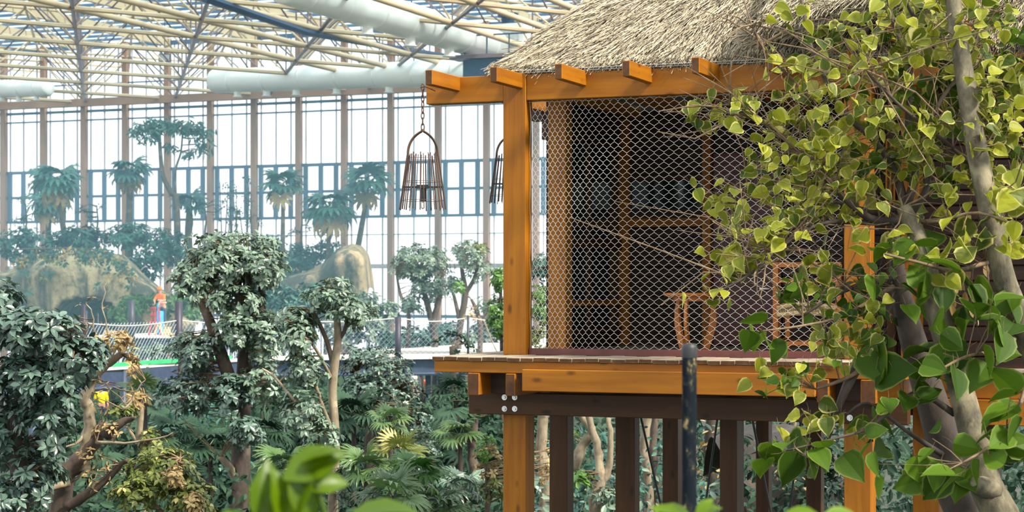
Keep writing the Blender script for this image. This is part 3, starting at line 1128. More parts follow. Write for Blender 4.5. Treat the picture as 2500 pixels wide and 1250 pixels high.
for z0, z1 in ((0.55, 1.55), (-0.4, 0.45)):
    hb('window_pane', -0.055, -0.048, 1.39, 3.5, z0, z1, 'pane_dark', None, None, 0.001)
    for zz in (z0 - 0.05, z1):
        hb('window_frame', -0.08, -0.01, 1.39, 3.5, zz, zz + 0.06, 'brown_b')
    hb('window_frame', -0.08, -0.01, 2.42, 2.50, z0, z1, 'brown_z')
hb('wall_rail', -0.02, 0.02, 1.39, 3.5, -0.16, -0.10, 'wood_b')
# right wing wall, standing back from the porch
z = -0.735
i = 0
while z < 2.6:
    dy = 0.012 * math.sin(i * 2.1)
    hb('wall_board', 3.47, 7.4, 1.10 + dy, 1.15 + dy, z, z + 0.131, 'plank', None, None, 0.008)
    z += 0.138
    i += 1
hb('corner_board', 3.40, 3.47, 1.0, 1.16, ZD, 2.2, 'brown_z')
hb('wing_side_board', 3.40, 3.44, 1.16, 3.6, ZD, 2.2, 'plank2')
hb('wing_fascia', 3.72, 7.4, 0.94, 1.0, -0.97, -0.735, 'wood_a')
hb('wing_ledge', 3.72, 7.4, 0.90, 1.12, -0.735, -0.70, 'deck')
hb('wing_beam', 3.76, 7.4, 0.84, 1.0, -1.20, -0.975, 'wood_a')
for a in (3.62, 4.15, 5.0, 6.0):
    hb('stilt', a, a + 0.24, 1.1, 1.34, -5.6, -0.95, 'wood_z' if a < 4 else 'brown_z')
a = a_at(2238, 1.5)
hb('stilt', a, a + 0.33, 1.5, 1.83, -5.6, -0.95, 'black')  # black post added to stand in for the unlit dark below the wing
# bamboo blind sticks hanging beside the right post
for q in range(9):
    a = 3.50 + q * 0.036
    MB().tube([(a, 0.45 + 0.02 * (q % 2), 0.55 + 0.05 * (q % 3)), (a + 0.005, 0.45, 1.35)], 0.008, 5).obj('blind_stick', M['wood_z'], hut)

# wire net across the porch front: zigzag wires, bunched towards the left post
RAIL0, RAIL1 = 0.235, 3.215
hb('net_rail', RAIL0, RAIL1, 0.06, 0.115, ZD, ZD + 0.062, 'rail', None, None, 0.003)
mb = MB()
xs = [RAIL0 + 0.03]
while xs[-1] < RAIL1 - 0.05:
    f = min(1, max(0, (xs[-1] - 0.3) / 1.3))
    f = f * f * (3 - 2 * f)
    xs.append(xs[-1] + 0.024 + f * 0.024)
zt, zb = 1.775, ZD + 0.05
nrow = 58
zr = [zb + (zt - zb) * k / nrow for k in range(nrow + 1)]
for i in range(len(xs) - 1):
    pts, g = [], xs[i + 1] - xs[i]
    for k, zz in enumerate(zr):
        s = (k + i) % 2
        slump = -0.22 * ((zz - zb) / (zt - zb)) * 0.25
        pts.append((xs[i] + (g * 0.96 if s else g * 0.04) + slump * 0.0, 0.085 + (0.004 if s else -0.004) + 0.03 * math.sin(xs[i] * 2.2) * math.sin(3.14 * k / nrow), zz))
        if k < nrow:
            zz2 = zz + (zr[1] - zr[0]) * 0.30
            pts.append((pts[-1][0], pts[-1][1], zz2))
    mb.tube(pts, 0.0017, 3, False)
mb.obj('wire_net', M['wire'], hut)
MB().tube([(RAIL0 + 0.012, 0.08, zb)] + [(RAIL0 + 0.012 + 0.008 * math.sin(k * 2.1), 0.075, zb + (zt - zb) * k / 14) for k in range(1, 15)], 0.0035, 5).obj('edge_cable', M['zinc'], hut)
MB().tube([(RAIL0 + (RAIL1 - RAIL0) * k / 20, 0.05, zt - 0.012 + 0.006 * math.sin(k * 2.6)) for k in range(21)], 0.0035, 5).obj('edge_cable', M['zinc'], hut)

# thatched roof: a hipped slab covered with reeds
HC = Vector((-0.14, 0.02, 2.03))
TAN = 0.965
S_UP = Vector((0, 1, TAN)).normalized()
S_HIP = Vector((1, 1, TAN)).normalized()
roofobj = empty('thatched_roof', (0, 0, 0), 0, None, None, None, None, hut)
depth = 3.4
c = [HC, HC + Vector((7.6, 0, 0)), HC + Vector((7.6, depth, depth * TAN)), HC + Vector((depth, depth, depth * TAN)), HC + Vector((0, 2 * depth, 0)), HC + Vector((7.6, 2 * depth, 0))]
th = Vector((0, 0, -0.13))
V = [tuple(p) for p in c] + [tuple(p + th * (1.0 if k not in (0, 1, 4, 5) else 0.25)) for k, p in enumerate(c)]
mb = MB()
mb.quads(V, [(0, 1, 2, 3), (3, 2, 5, 4), (9, 8, 7, 6), (10, 11, 8, 9), (0, 6, 7, 1)])
mb.add(V, [(0, 3, 4), (6, 10, 9)])
mb.obj('thatch_slab', M['thatch'], roofobj)


def reeds(name, n, sample, rad, parent, length=(0.16, 0.34), lift=0.10, nrm=(0, -0.69, 0.72), ymin=None):
    """thin tapering reed stems lying on a slope; sample() -> point, direction"""
    V = np.zeros((n, 6, 3))
    R = np.zeros((n, 6))
    tri = np.array([(0, 1, 4), (0, 4, 3), (1, 2, 5), (1, 5, 4), (2, 0, 3), (2, 3, 5)])
    nv = np.array(Vector(nrm).normalized())
    for i in range(n):
        p, d = sample()
        y_lim = ymin
        d = np.array(d)
        d = d + RNG.normal(0, 0.15, 3)
        d /= np.linalg.norm(d)
        w = np.cross(d, nv)
        w /= np.linalg.norm(w)
        L = RNG.uniform(*length)
        if y_lim is not None and p[1] - d[1] * L < y_lim:
            L = max(0.02, (p[1] - y_lim) / max(0.05, d[1]))
        r = rad * RNG.uniform(0.6, 1.35)
        p = np.array(p) + nv * RNG.uniform(0.0, 0.045)
        e = p - d * L + nv * (L * RNG.uniform(-0.02, lift))
        for k, (c_, rr) in enumerate(((p, r), (e, r * 0.75))):
            V[i, k * 3 + 0] = c_ + w * rr
            V[i, k * 3 + 1] = c_ - w * rr
            V[i, k * 3 + 2] = c_ + nv * rr * 1.3
        R[i] = min(0.999, max(0.0, RNG.beta(0.9, 0.8)))
    T = tri[None] + (np.arange(n) * 6)[:, None, None]
    me = tri_mesh(name, V.reshape(-1, 3), T.reshape(-1, 3), {'rnd': R.ravel(), 'edge': np.zeros(n * 6)})
    link(name, me, M['reed'], parent, 'stuff')


def s_main():
    while True:
        s = RNG.uniform(-0.05, 6.8)
        t = RNG.uniform(0, 1) ** 1.0 * 1.9
        if s > t * 0.98 - 0.03:
            break
    h = s - t                        # distance from the hip
    f = min(1.0, max(0.0, h / 2.3))
    f = f * f * (3 - 2 * f)
    d = S_HIP * (1 - f) + (S_UP + Vector((0.12, 0, 0))) * f
    return HC + Vector((s, t, t * TAN)), d


reeds('reed_cover', 52000, s_main, 0.0036, roofobj, (0.10, 0.26), 0.07, (0, -0.69, 0.72), HC.y - 0.005)


def s_eave():
    s = RNG.uniform(0.0, 6.8)
    f = min(1.0, s / 2.3)
    d = S_HIP * (1 - f) + S_UP * f
    return HC + Vector((s, RNG.uniform(0, 0.10), RNG.uniform(0, 0.10))), d


reeds('eave_reeds', 5000, s_eave, 0.0032, roofobj, (0.05, 0.10), 0.02, (0, -0.69, 0.72), HC.y - 0.005)


def s_side():
    t = RNG.uniform(0.1, 1.9)
    return HC + Vector((t - RNG.uniform(0, 0.04), t + RNG.uniform(0, 0.2), t * TAN)), S_HIP


reeds('hip_reeds', 5200, s_side, 0.0032, roofobj, (0.12, 0.24), 0.03, (-0.45, -0.4, 0.72), HC.y - 0.005)
# pale wire mesh strip along the eave
mb = MB()
for q in range(150):
    a = 0.24 + q * 0.028
    mb.tube([(a, 0.0, 2.03), (a + 0.028, -0.012, 2.055), (a + 0.03, 0.10, 2.10)], 0.0016, 3, False)
for zz, yy in ((2.034, 0.0), (2.055, -0.012), (2.075, 0.03)):
    mb.tube([(-0.05, yy, zz), (4.4, yy, zz)], 0.0028, 4, False)
mb.obj('eave_mesh', M['wire'], roofobj)

# second, higher thatch layer above the right wing
p1, p2 = P(1848, 66, 16.7), P(2560, -120, 14.6)
R3 = Matrix.Rotation(-RZ, 3, 'Z')
q1, q2 = R3 @ (p1 - HO), R3 @ (p2 - HO)
upv = Vector((0.10, 0.78, 0.62))
thk = Vector((0, 0.02, -0.11))
upper = empty('upper_thatch', (0, 0, 0), 0, None, None, None, None, hut)
V = [tuple(v) for v in (q1, q2, q2 + upv * 3, q1 + upv * 3, q1 + thk, q2 + thk, q2 + upv * 3 + thk, q1 + upv * 3 + thk)]
MB().quads(V, [(0, 1, 2, 3), (7, 6, 5, 4), (0, 4, 5, 1), (1, 5, 6, 2), (2, 6, 7, 3), (3, 7, 4, 0)]).obj('thatch_slab', M['thatch'], upper)
along = (q2 - q1)


def s_up():
    return q1 + along * RNG.uniform(0, 1) + upv * RNG.uniform(0, 1.3), upv


def s_edge():
    t = RNG.uniform(0, 1)
    return q1 + along * t + thk * RNG.uniform(-0.1, 1.1) + Vector((0.02, -0.015, 0)), along.normalized() + Vector((0, 0, 0.02))


reeds('reed_cover', 11000, s_up, 0.0034, upper, (0.15, 0.3), 0.08, (0, -0.6, 0.8))
reeds('cut_edge', 5200, s_edge, 0.0036, upper, (0.12, 0.3), 0.02, (0, -1, 0.1))
for q in range(6):
    a = 3.6 + q * 0.62
    hb('roof_joist', a, a + 0.07, -0.35, 1.1, 2.16, 2.29, 'wood_b', 1)

# ------------------------------------------------------------------ lanterns, table, chair
def lantern(label, top, scale, hang_len, first=None):
    """hanging lamp: chain, bent hoop, tapered cage of sticks, bulb holder"""
    root = empty('hanging_lantern', top, 0, label, 'lantern', 'stick cage lanterns on the hut')
    root.scale = (scale,) * 3
    z = 0.0
    n = max(4, int(hang_len / 0.052))
    for k in range(n):
        mb = MB()
        ang = k * math.pi / 2 * 0.85
        pts = []
        for q in range(13):
            t = 2 * math.pi * q / 12
            dx, dz = 0.014 * math.cos(t), 0.034 * math.sin(t)
            pts.append((dx * math.cos(ang), dx * math.sin(ang), z - 0.030 + dz))
        mb.tube(pts, 0.0055, 5, False)
        mb.obj('chain_link', M['rust'], root)
        z -= 0.052
    zt = z - 0.005
    hoop = MB()
    for s in (-1, 1):
        for dd in (0, 0.014):
            pts = []
            for q in range(10):
                t = q / 9
                pts.append((s * (0.004 + (0.136 - dd * 0.6) * (1 - (1 - t) ** 2.1)), dd - 0.007, zt - 0.006 - 0.225 * (0.62 * t + 0.38 * t * t) - dd * 0.5))
            hoop.tube(pts, 0.0075, 6)
    hoop.obj('hoop', M['stick'], root)
    MB().lathe([(0.0, 0.012), (0.018, 0.006), (0.018, -0.012), (0, -0.016)], 8, (0, 0, zt)).obj('hoop_tie', M['rust'], root)
    c0, c1 = zt - 0.215, zt - 0.725
    ns = 26
    for k in range(ns):
        a = 2 * math.pi * k / ns + 0.05 * math.sin(k * 3.1)
        jt, jb = 0.010 * math.sin(k * 2.7), 0.008 * math.sin(k * 1.9)
        r0, r1 = 0.142, 0.212
        MB().tube([(r0 * math.cos(a), r0 * math.sin(a), c0 + jt), (r1 * math.cos(a + 0.02), r1 * math.sin(a + 0.02), c1 + jb)],
                  0.0052 + 0.0014 * math.sin(k * 5.3), 5).obj('stick', M['stick'], root)
    for zz in (0.09, 0.50, 0.84):
        r = 0.142 + (0.212 - 0.142) * zz
        MB().tube([(r * math.cos(t), r * math.sin(t), c0 + (c1 - c0) * zz) for t in np.linspace(0, 2 * math.pi, 25)], 0.0022, 4, False).obj('wire_ring', M['rust'], root)
    zc = c0 + (c1 - c0) * 0.60
    MB().box(-0.19, 0.19, -0.008, 0.008, zc - 0.008, zc + 0.008).box(-0.055, 0.055, -0.03, 0.03, zc - 0.012, zc + 0.02).obj('cross_bar', M['black'], root)
    MB().lathe([(0, 0), (0.024, 0), (0.027, -0.06), (0.030, -0.13), (0.0, -0.13)], 10, (0, 0, zc)).obj('bulb_holder', M['black'], root)
    MB().lathe([(0.012, 0), (0.02, -0.03), (0.018, -0.06), (0, -0.075)], 10, (0, 0, zc - 0.13)).obj('bulb', M['white'], root)
    return root


aj = a_at(1038, -0.62)
lt = Hw(aj - 0.02, -0.55, 1.90)
lt = P(1032, 205, 17.55)
lantern('stick cage lantern hanging on a chain from the hut beam end', lt, 1.0, 0.42)
lantern('second stick cage lantern, mostly hidden behind the corner post of the hut', P(1243, 270, 20.6), 1.0, 0.28)
mb = MB()
mb.tube([P(1027, 214, 17.55), P(1037, 211, 17.5), P(1050, 216, 17.6), P(1062, 222, 17.75)], 0.006, 5)
mb.obj('chain_hook', M['rust'], None)
hk = bpy.data.objects['chain_hook']
hk.parent = hut
hk.matrix_parent_inverse = (Matrix.Translation(HO) @ Matrix.Rotation(RZ, 4, 'Z')).inverted()

tp = Hw(1.60, 1.0, ZD)
tp = P(1690, 710, 18.3)
tp.z = E + ZD
table = empty('round_table', tp, RZ, 'small round wooden table with curved legs behind the wire net', 'table')
MB().lathe([(0, 0.545), (0.26, 0.545), (0.275, 0.555), (0.275, 0.572), (0.262, 0.58), (0, 0.58)], 36).obj('table_top', M['chair'], table, True)
for k in range(3):
    a = 2.62 + k * 2.094
    ca, sa = math.cos(a), math.sin(a)
    prof = [(0.17, 0.55, 0.020), (0.205, 0.42, 0.026), (0.20, 0.28, 0.034), (0.155, 0.12, 0.036), (0.12, 0.0, 0.026)]
    V, Q = [], []
    for r, z, w in prof:
        for dr in (-w, w):
            for t in (-0.014, 0.014):
                V.append(((r + dr) * ca - t * sa, (r + dr) * sa + t * ca, z))
    for i in range(len(prof) - 1):
        o = i * 4
        Q += [(o, o + 1, o + 5, o + 4), (o + 2, o + 6, o + 7, o + 3), (o, o + 4, o + 6, o + 2), (o + 1, o + 3, o + 7, o + 5)]
    Q += [(0, 2, 3, 1), (16, 17, 19, 18)]
    MB().quads(V, Q).obj('leg', M['chair'], table)
MB().lathe([(0.0, 0.50), (0.19, 0.50), (0.19, 0.545), (0, 0.545)], 24).obj('apron', M['chair'], table)

cp_ = P(1985, 710, 17.75)
cp_.z = E + ZD
chair = empty('wooden_chair', cp_, RZ, 'varnished wooden chair with a woven straw seat beside the right hut post', 'chair')
for sx in (-1, 1):
    MB().box(sx * 0.29 - 0.024, sx * 0.29 + 0.024, -0.26, -0.215, 0, 0.86).obj('back_leg', M['chair'], chair)
    MB().box(sx * 0.29 - 0.022, sx * 0.29 + 0.022, 0.20, 0.245, 0, 0.43).obj('front_leg', M['chair'], chair)
    MB().box(sx * 0.29 - 0.016, sx * 0.29 + 0.016, -0.22, 0.21, 0.12, 0.155).obj('side_stretcher', M['chair'], chair)
for z0, z1 in ((0.815, 0.86), (0.675, 0.71), (0.455, 0.485), (0.10, 0.135)):
    MB().box(-0.268, 0.268, -0.25, -0.222, z0, z1).obj('back_rail', M['chair'], chair)
MB().box(-0.268, 0.268, 0.21, 0.235, 0.10, 0.135).obj('front_rail', M['chair'], chair)
seat = MB()
for k in range(26):
    x = -0.26 + 0.52 * k / 25
    seat.tube([(x, -0.25, 0.40), (x, -0.255, 0.44), (x, 0.0, 0.43), (x, 0.25, 0.44), (x, 0.25, 0.40), (x, 0.0, 0.385), (x, -0.25, 0.38)], 0.011, 5)
seat.obj('straw_seat', M['straw'], chair)
roll = MB()
roll.tube([(-0.27, -0.27, 0.375), (-0.1, -0.275, 0.395), (0.1, -0.275, 0.395), (0.27, -0.27, 0.375)], 0.022, 8)
roll.obj('straw_edge', M['straw'], chair)
roll2 = MB()
roll2.tube([(-0.27, -0.27, 0.44), (-0.1, -0.275, 0.475), (0.1, -0.275, 0.475), (0.27, -0.27, 0.44)], 0.020, 8)
roll2.obj('straw_edge', M['straw'], chair)

# ------------------------------------------------------------------ foreground pole
pp = P(1683, 842, 7.4)
root = empty('metal_pole', (pp.x, pp.y, 0), 0, 'dark metal pole with flaking paint standing before the hut deck', 'pole')
h = pp.z
MB().lathe([(0.0285, 0.0), (0.0285, h - 0.012), (0.024, h), (0.0, h + 0.003)], 20).obj('shaft', M['pole'], root, True)
MB().lathe([(0.03, h - 0.05), (0.0305, h - 0.04), (0.0305, h - 0.012), (0.026, h + 0.004), (0, h + 0.006)], 20).obj('cap', M['black'], root, True)
MB().lathe([(0.11, 0.0), (0.11, 0.015), (0.03, 0.02)], 16).obj('base_flange', M['pole'], root, True)

# ------------------------------------------------------------------ the tree in front of the hut
def near_tree():
    base = P(2470, 710, 12.7)
    base.z = 0
    pl = Plant('leafy_tree', 'leaning tree with yellow green heart shaped leaves in front of the hut', 'tree', base)

    def limb(pts, mat, name='branch', n=8):
        w, r = pxpath(pts)
        return pl.limb(w, r, M[mat], name, n)
    limb([(2520, 2400, 12.7, 60), (2500, 1500, 12.7, 52), (2455, 1290, 12.7, 46), (2405, 1180, 12.7, 40), (2372, 1050, 12.8, 33), (2340, 930, 12.9, 31), (2300, 800, 12.75, 30), (2268, 680, 12.85, 27), (2240, 580, 12.95, 23), (2205, 505, 13.0, 17)], 'bark_grey', 'trunk', 14)
    w, r = pxpath([(2425, 1195, 12.65, 30), (2398, 1188, 12.58, 26), (2380, 1183, 12.52, 20), (2374, 1182, 12.50, 4)])
    MB().tube(w, r, 12).obj('trunk_knot', M['bark_grey'], pl.root, True, base)
    limb([(2400, 2400, 13.4, 60), (2370, 1400, 13.4, 48), (2325, 1180, 13.4, 45), (2290, 1030, 13.4, 41), (2250, 900, 13.4, 36), (2215, 780, 13.4, 30), (2196, 690, 13.4, 22), (2185, 600, 13.4, 14), (2190, 520, 13.4, 8)], 'bark_dark', 'stem', 12)
    limb([(2660, 2400, 12.9, 40), (2600, 1250, 12.9, 34), (2540, 930, 12.9, 31), (2495, 790, 12.8, 29), (2455, 690, 12.75, 28), (2425, 560, 12.75, 27), (2400, 440, 12.8, 27), (2378, 330, 12.8, 25), (2358, 200, 12.9, 24), (2335, 60, 13.0, 21), (2320, -60, 13.1, 18)], 'bark_grey', 'stem', 12)
    br = [
        [(2205, 505, 13.3, 10), (2130, 518, 13.3, 9), (2050, 498, 13.4, 7), (1950, 486, 13.5, 5), (1850, 470, 13.6, 3.5), (1770, 478, 13.7, 2)],
        [(2200, 535, 13.3, 13), (2140, 540, 13.2, 11), (2085, 505, 13.1, 9), (2020, 440, 13.1, 7), (1960, 380, 13.2, 5.5), (1890, 320, 13.3, 4), (1800, 265, 13.4, 3), (1740, 240, 13.5, 2)],
        [(2205, 505, 13.3, 12), (2190, 430, 13.4, 10), (2140, 350, 13.4, 8), (2075, 290, 13.5, 7), (2030, 220, 13.6, 6), (1985, 130, 13.7, 5), (1962, 30, 13.8, 4), (1950, -40, 13.8, 3)],
        [(2215, 500, 13.3, 12), (2235, 410, 13.4, 9), (2216, 310, 13.5, 8), (2222, 160, 13.5, 6), (2185, 70, 13.6, 5), (2160, -40, 13.7, 4)],
        [(2225, 520, 13.3, 11), (2265, 450, 13.2, 8), (2262, 330, 13.2, 6), (2300, 240, 13.2, 5), (2370, 140, 13.2, 4), (2400, 20, 13.2, 3)],
        [(1990, 250, 13.6, 5), (1905, 165, 13.5, 4), (1858, 110, 13.4, 3), (1835, 60, 13.3, 2)],
        [(2150, 545, 13.2, 8), (2010, 545, 13.1, 6), (1910, 600, 13.0, 4.5), (1830, 670, 12.9, 3.5), (1740, 718, 12.8, 2)],
        [(2185, 690, 13.4, 9), (2120, 690, 13.3, 7), (2040, 720, 13.2, 5), (1960, 770, 13.1, 3)],
        [(2178, 735, 13.3, 9), (2140, 800, 13.2, 12), (2110, 865, 13.1, 14), (2072, 935, 13.0, 13), (2045, 1000, 13.0, 8), (2020, 1080, 13.0, 4)],
        [(2165, 760, 13.25, 6), (2125, 830, 13.1, 6), (2100, 900, 13.0, 6), (2050, 930, 12.9, 5), (1990, 950, 12.9, 3)],
        [(2330, 1010, 12.9, 9), (2230, 960, 12.8, 6), (2130, 1040, 12.7, 4), (2040, 1070, 12.6, 3), (1920, 1100, 12.5, 2.5)],
        [(2300, 1110, 13.2, 8), (2210, 1050, 13.1, 5), (2120, 985, 13.0, 4), (2070, 1010, 12.9, 3)],
        [(2205, 540, 13.2, 7), (2290, 540, 12.9, 5), (2390, 520, 12.6, 4), (2500, 560, 12.4, 3), (2560, 590, 12.3, 2)],
        [(2410, 640, 13.0, 7), (2330, 660, 12.8, 5), (2240, 640, 12.6, 4), (2160, 620, 12.5, 3)],
        [(2180, 700, 13.2, 7), (2060, 770, 12.9, 4), (1960, 795, 12.8, 3), (1860, 808, 12.7, 2)],
        [(2500, 800, 13.0, 7), (2450, 850, 12.6, 5), (2360, 870, 12.3, 4), (2300, 900, 12.2, 3)],
        [(2378, 330, 13.4, 9), (2440, 230, 13.2, 6), (2500, 140, 13.0, 4), (2550, 60, 12.9, 3)],
        [(2395, 420, 13.3, 8), (2300, 340, 13.0, 5), (2200, 260, 12.9, 4), (2110, 170, 12.9, 3)],
        [(2360, 210, 13.5, 8), (2270, 100, 13.4, 6), (2220, 20, 13.3, 5), (2190, -60, 13.2, 4)],
        [(2520, 900, 12.9, 7), (2480, 1010, 12.4, 5), (2430, 1080, 12.2, 4), (2350, 1130, 12.1, 3)],
    ]
    for b in br:
        limb(b, 'twig' if b[0][3] < 8 else 'bark_dark', 'branch', 7)

    def sprays(regions):
        for (cx, cy, rx, ry, Y, dY, n, k, lo, hi, mat) in regions:
            for _ in range(n):
                a = random.random() * 6.283
                r = math.sqrt(random.random())
                px, py = cx + rx * r * math.cos(a), cy + ry * r * math.sin(a)
                YY = Y + random.uniform(-dY, dY)
                c = P(px, py, YY)
                s0 = pl.nearest(c)
                if (s0 - c).length > 0.9:
                    s0 = c + (s0 - c).normalized() * 0.9
                pl.twig(s0, c, random.uniform(0.0028, 0.0065), 0.12)
                dr = (c - s0).normalized() if (c - s0).length > 0.01 else Vector((0, 0, -1))
                for q in range(k):
                    t = random.random()
                    lp = c.lerp(s0, 0.45 * t * min(1, 0.5 / max(0.05, (c - s0).length)) + 0.0)
                    lp += Vector((random.gauss(0, .07), random.gauss(0, .07), random.gauss(0, .06)))
                    d = Vector((random.gauss(0, .8), random.gauss(-0.1, .7), -0.6 + random.gauss(0, .55))) + dr * 0.35
                    n_ = Vector((random.gauss(0.2, .9), -0.6 + random.gauss(0, .7), 0.75 + random.gauss(0, .55)))
                    size = random.uniform(lo, hi) * YY / F
                    pet = lp - d.normalized() * 0.02
                    pl.twig(pet, pet - d.normalized() * random.uniform(0.03, 0.08) + Vector((0, 0, 0.03)), 0.0013, 0.1)
                    mm = mat if mat != 'leaf_mix' else random.choice(('leaf_sun', 'leaf_deep', 'leaf_sun'))
                    pl.put('heart', M[mm], pet, d, n_, size, random.random() * (0.84 if mm == 'leaf_sun' and random.random() < 0.93 else 0.999))
    sprays([
        # cx, cy, rx, ry, Y, dY, sprays, leaves, size px, material
        (2220, 50, 280, 90, 13.3, .5, 34, 5, 28, 48, 'leaf_sun'),
        (2230, 200, 300, 120, 13.3, .6, 44, 5, 28, 48, 'leaf_sun'),
        (2400, 120, 130, 140, 13.6, .5, 32, 5, 28, 48, 'leaf_deep'),
        (2460, 330, 70, 160, 13.5, .3, 16, 5, 28, 48, 'leaf_mix'),
        (2180, 130, 200, 120, 13.8, .3, 24, 5, 26, 44, 'leaf_mix'),
        (2440, 250, 90, 230, 13.0, .5, 26, 4, 30, 50, 'leaf_sun'),
        (2100, 330, 200, 110, 13.3, .5, 36, 5, 26, 46, 'leaf_sun'),
        (1960, 170, 120, 90, 13.4, .3, 11, 3, 28, 50, 'leaf_sun'),
        (1960, 400, 160, 90, 13.2, .4, 24, 5, 24, 42, 'leaf_sun'),
        (1850, 310, 130, 70, 13.3, .3, 9, 3, 28, 46, 'leaf_sun'),
        (1690, 300, 46, 40, 13.6, .15, 4, 3, 28, 42, 'leaf_sun'),
        (1790, 240, 60, 36, 13.4, .2, 4, 3, 28, 46, 'leaf_sun'),
        (1740, 470, 70, 34, 13.5, .2, 6, 3, 28, 44, 'leaf_sun'),
        (1890, 520, 130, 80, 13.2, .4, 18, 4, 28, 48, 'leaf_sun'),
        (1830, 610, 90, 50, 13.0, .3, 9, 4, 28, 48, 'leaf_sun'),
        (1745, 720, 34, 22, 12.8, .1, 3, 3, 34, 46, 'leaf_sun'),
        (1985, 640, 46, 60, 13.0, .3, 6, 2, 36, 62, 'leaf_sun'),
        (2050, 470, 110, 80, 13.2, .4, 14, 4, 28, 48, 'leaf_sun'),
        (2290, 400, 130, 110, 13.1, .4, 18, 4, 30, 52, 'leaf_sun'),
        (2250, 330, 150, 130, 13.7, .3, 18, 4, 34, 60, 'leaf_deep'),
        (2390, 585, 100, 50, 12.6, .3, 7, 4, 46, 72, 'leaf_sun'),
        (2150, 590, 60, 40, 12.9, .3, 5, 3, 34, 56, 'leaf_sun'),
        (1935, 690, 46, 24, 13.0, .2, 6, 5, 22, 34, 'leaf_deep'),
        (2090, 700, 70, 60, 13.2, .3, 9, 4, 28, 50, 'leaf_deep'),
        (2060, 810, 80, 70, 13.0, .3, 16, 5, 28, 46, 'leaf_mix'),
        (1860, 815, 40, 26, 12.7, .2, 2, 3, 56, 80, 'leaf_deep'),
        (1950, 910, 90, 46, 12.9, .3, 10, 4, 28, 50, 'leaf_mix'),
        (2010, 1030, 80, 50, 12.8, .3, 6, 3, 40, 56, 'leaf_sun'),
        (1960, 1110, 80, 40, 12.5, .3, 5, 3, 56, 100, 'leaf_deep'),
        (2190, 1080, 90, 90, 12.6, .4, 9, 2, 50, 84, 'leaf_deep'),
        (2230, 680, 110, 80, 12.7, .3, 9, 2, 50, 84, 'leaf_deep'),
        (2390, 720, 70, 60, 12.5, .3, 7, 2, 66, 108, 'leaf_deep'),
        (2340, 850, 120, 60, 12.5, .4, 8, 2, 62, 100, 'leaf_deep'),
        (2470, 900, 50, 120, 12.3, .3, 6, 2, 66, 104, 'leaf_deep'),
        (2440, 1080, 60, 50, 12.3, .3, 5, 2, 62, 92, 'leaf_deep'),
        (2250, 940, 60, 40, 12.6, .2, 4, 2, 60, 90, 'leaf_deep'),
        (2290, 1150, 90, 60, 12.3, .4, 7, 2, 64, 100, 'leaf_deep'),
        (2470, 480, 50, 70, 12.6, .3, 5, 3, 44, 76, 'leaf_sun'),
        (2150, 870, 30, 50, 12.8, .2, 2, 1, 90, 150, 'leaf_deep'),
    ])
    # bare twigs between the leaves
    for _ in range(330):
        a = pl.nearest(P(random.uniform(1720, 2480), random.uniform(20, 700), 13.1))
        b = a + Vector((random.gauss(-.1, .35), random.gauss(-.12, .2), random.gauss(0.12, .26)))
        pl.twig(a, b, random.uniform(0.003, 0.008), 0.15)
    # dead leaves caught among the stems
    for _ in range(26):
        c = P(random.gauss(2350, 45), random.gauss(720, 55), 13.3 + random.uniform(-.2, .3))
        pl.put('oval', M['leaf_dry'], c, Vector((random.gauss(0, .5), random.gauss(0, .5), -1)), Vector((random.gauss(0, 1), -1, random.gauss(0, 1))), 0.11, random.random() * 0.4)
    pl.done(300)


near_tree()


# out of focus plants close to the lens, along the lower edge
def near_plant(label, stem, lvs):
    base = P(stem[0][0], stem[0][1], stem[0][2])
    root = empty('young_plant', base, 0, label, 'plant')
    w, r = pxpath(stem)
    MB().tube(w, r, 8).obj('stem', M['leaf_near'], root, True, base)
    for (px, py, Y, dx, dy, dz, L, face) in lvs:
        p = P(px, py, Y)
        tv, tt, te = TPL['oval']
        tv = tv * np.array([1.15, 1, 1.6])
        D = np.array([[dx, dz, -dy]], float)
        R = frames(D, np.array([face], float))[0]
        V = (tv @ R.T) * (L * Y / F) + np.array(p - base)
        me = tri_mesh('leaf', V, tt, {'edge': te, 'rnd': np.full(len(tv), random.random())}, True)
        link('leaf', me, M['leaf_near'], root)


near_plant('bright green plant with curled leaves close below the lens, out of focus',
           [(800, 1400, 4.0, 8), (795, 1260, 4.0, 8), (775, 1190, 4.0, 7), (745, 1150, 4.0, 6)],
           [(690, 1170, 4.0, 0.9, -0.45, 0.1, 170, (0.1, -.9, .5)), (735, 1185, 4.0, 1, -0.1, 0.2, 120, (0.2, -.8, .5)), (705, 1165, 4.0, 0.6, 0.9, 0.0, 130, (0.2, -.9, .4)), (735, 1130, 4.0, 0.9, -.35, 0, 120, (0, -.2, 1)),
            (815, 1105, 4.0, -1, 0.55, 0.1, 90, (0.1, -.5, .8)), (640, 1290, 4.0, 0.12, -1, 0.1, 170, (0.3, -.9, .2)), (710, 1290, 4.0, 0.25, -1, 0.0, 190, (-0.6, -.7, .2)), (690, 1290, 4.0, -0.05, -1, 0, 150, (0.8, -.7, .2)),
            (610, 1270, 4.0, -1, 0.0, 0.2, 120, (0, -.5, .9)), (670, 1195, 4.0, -0.4, 1, 0.1, 110, (-.2, -.8, .5))])
near_plant('fresh leaf bowing up from below the picture in front of the fan palms', [(900, 1400, 4.2, 6), (890, 1300, 4.2, 5), (850, 1255, 4.2, 4)],
           [(850, 1262, 4.2, 1, -0.16, 0.2, 190, (0, -.25, 1)), (880, 1290, 4.2, 1, -0.3, 0.2, 150, (0, -.5, .9))])
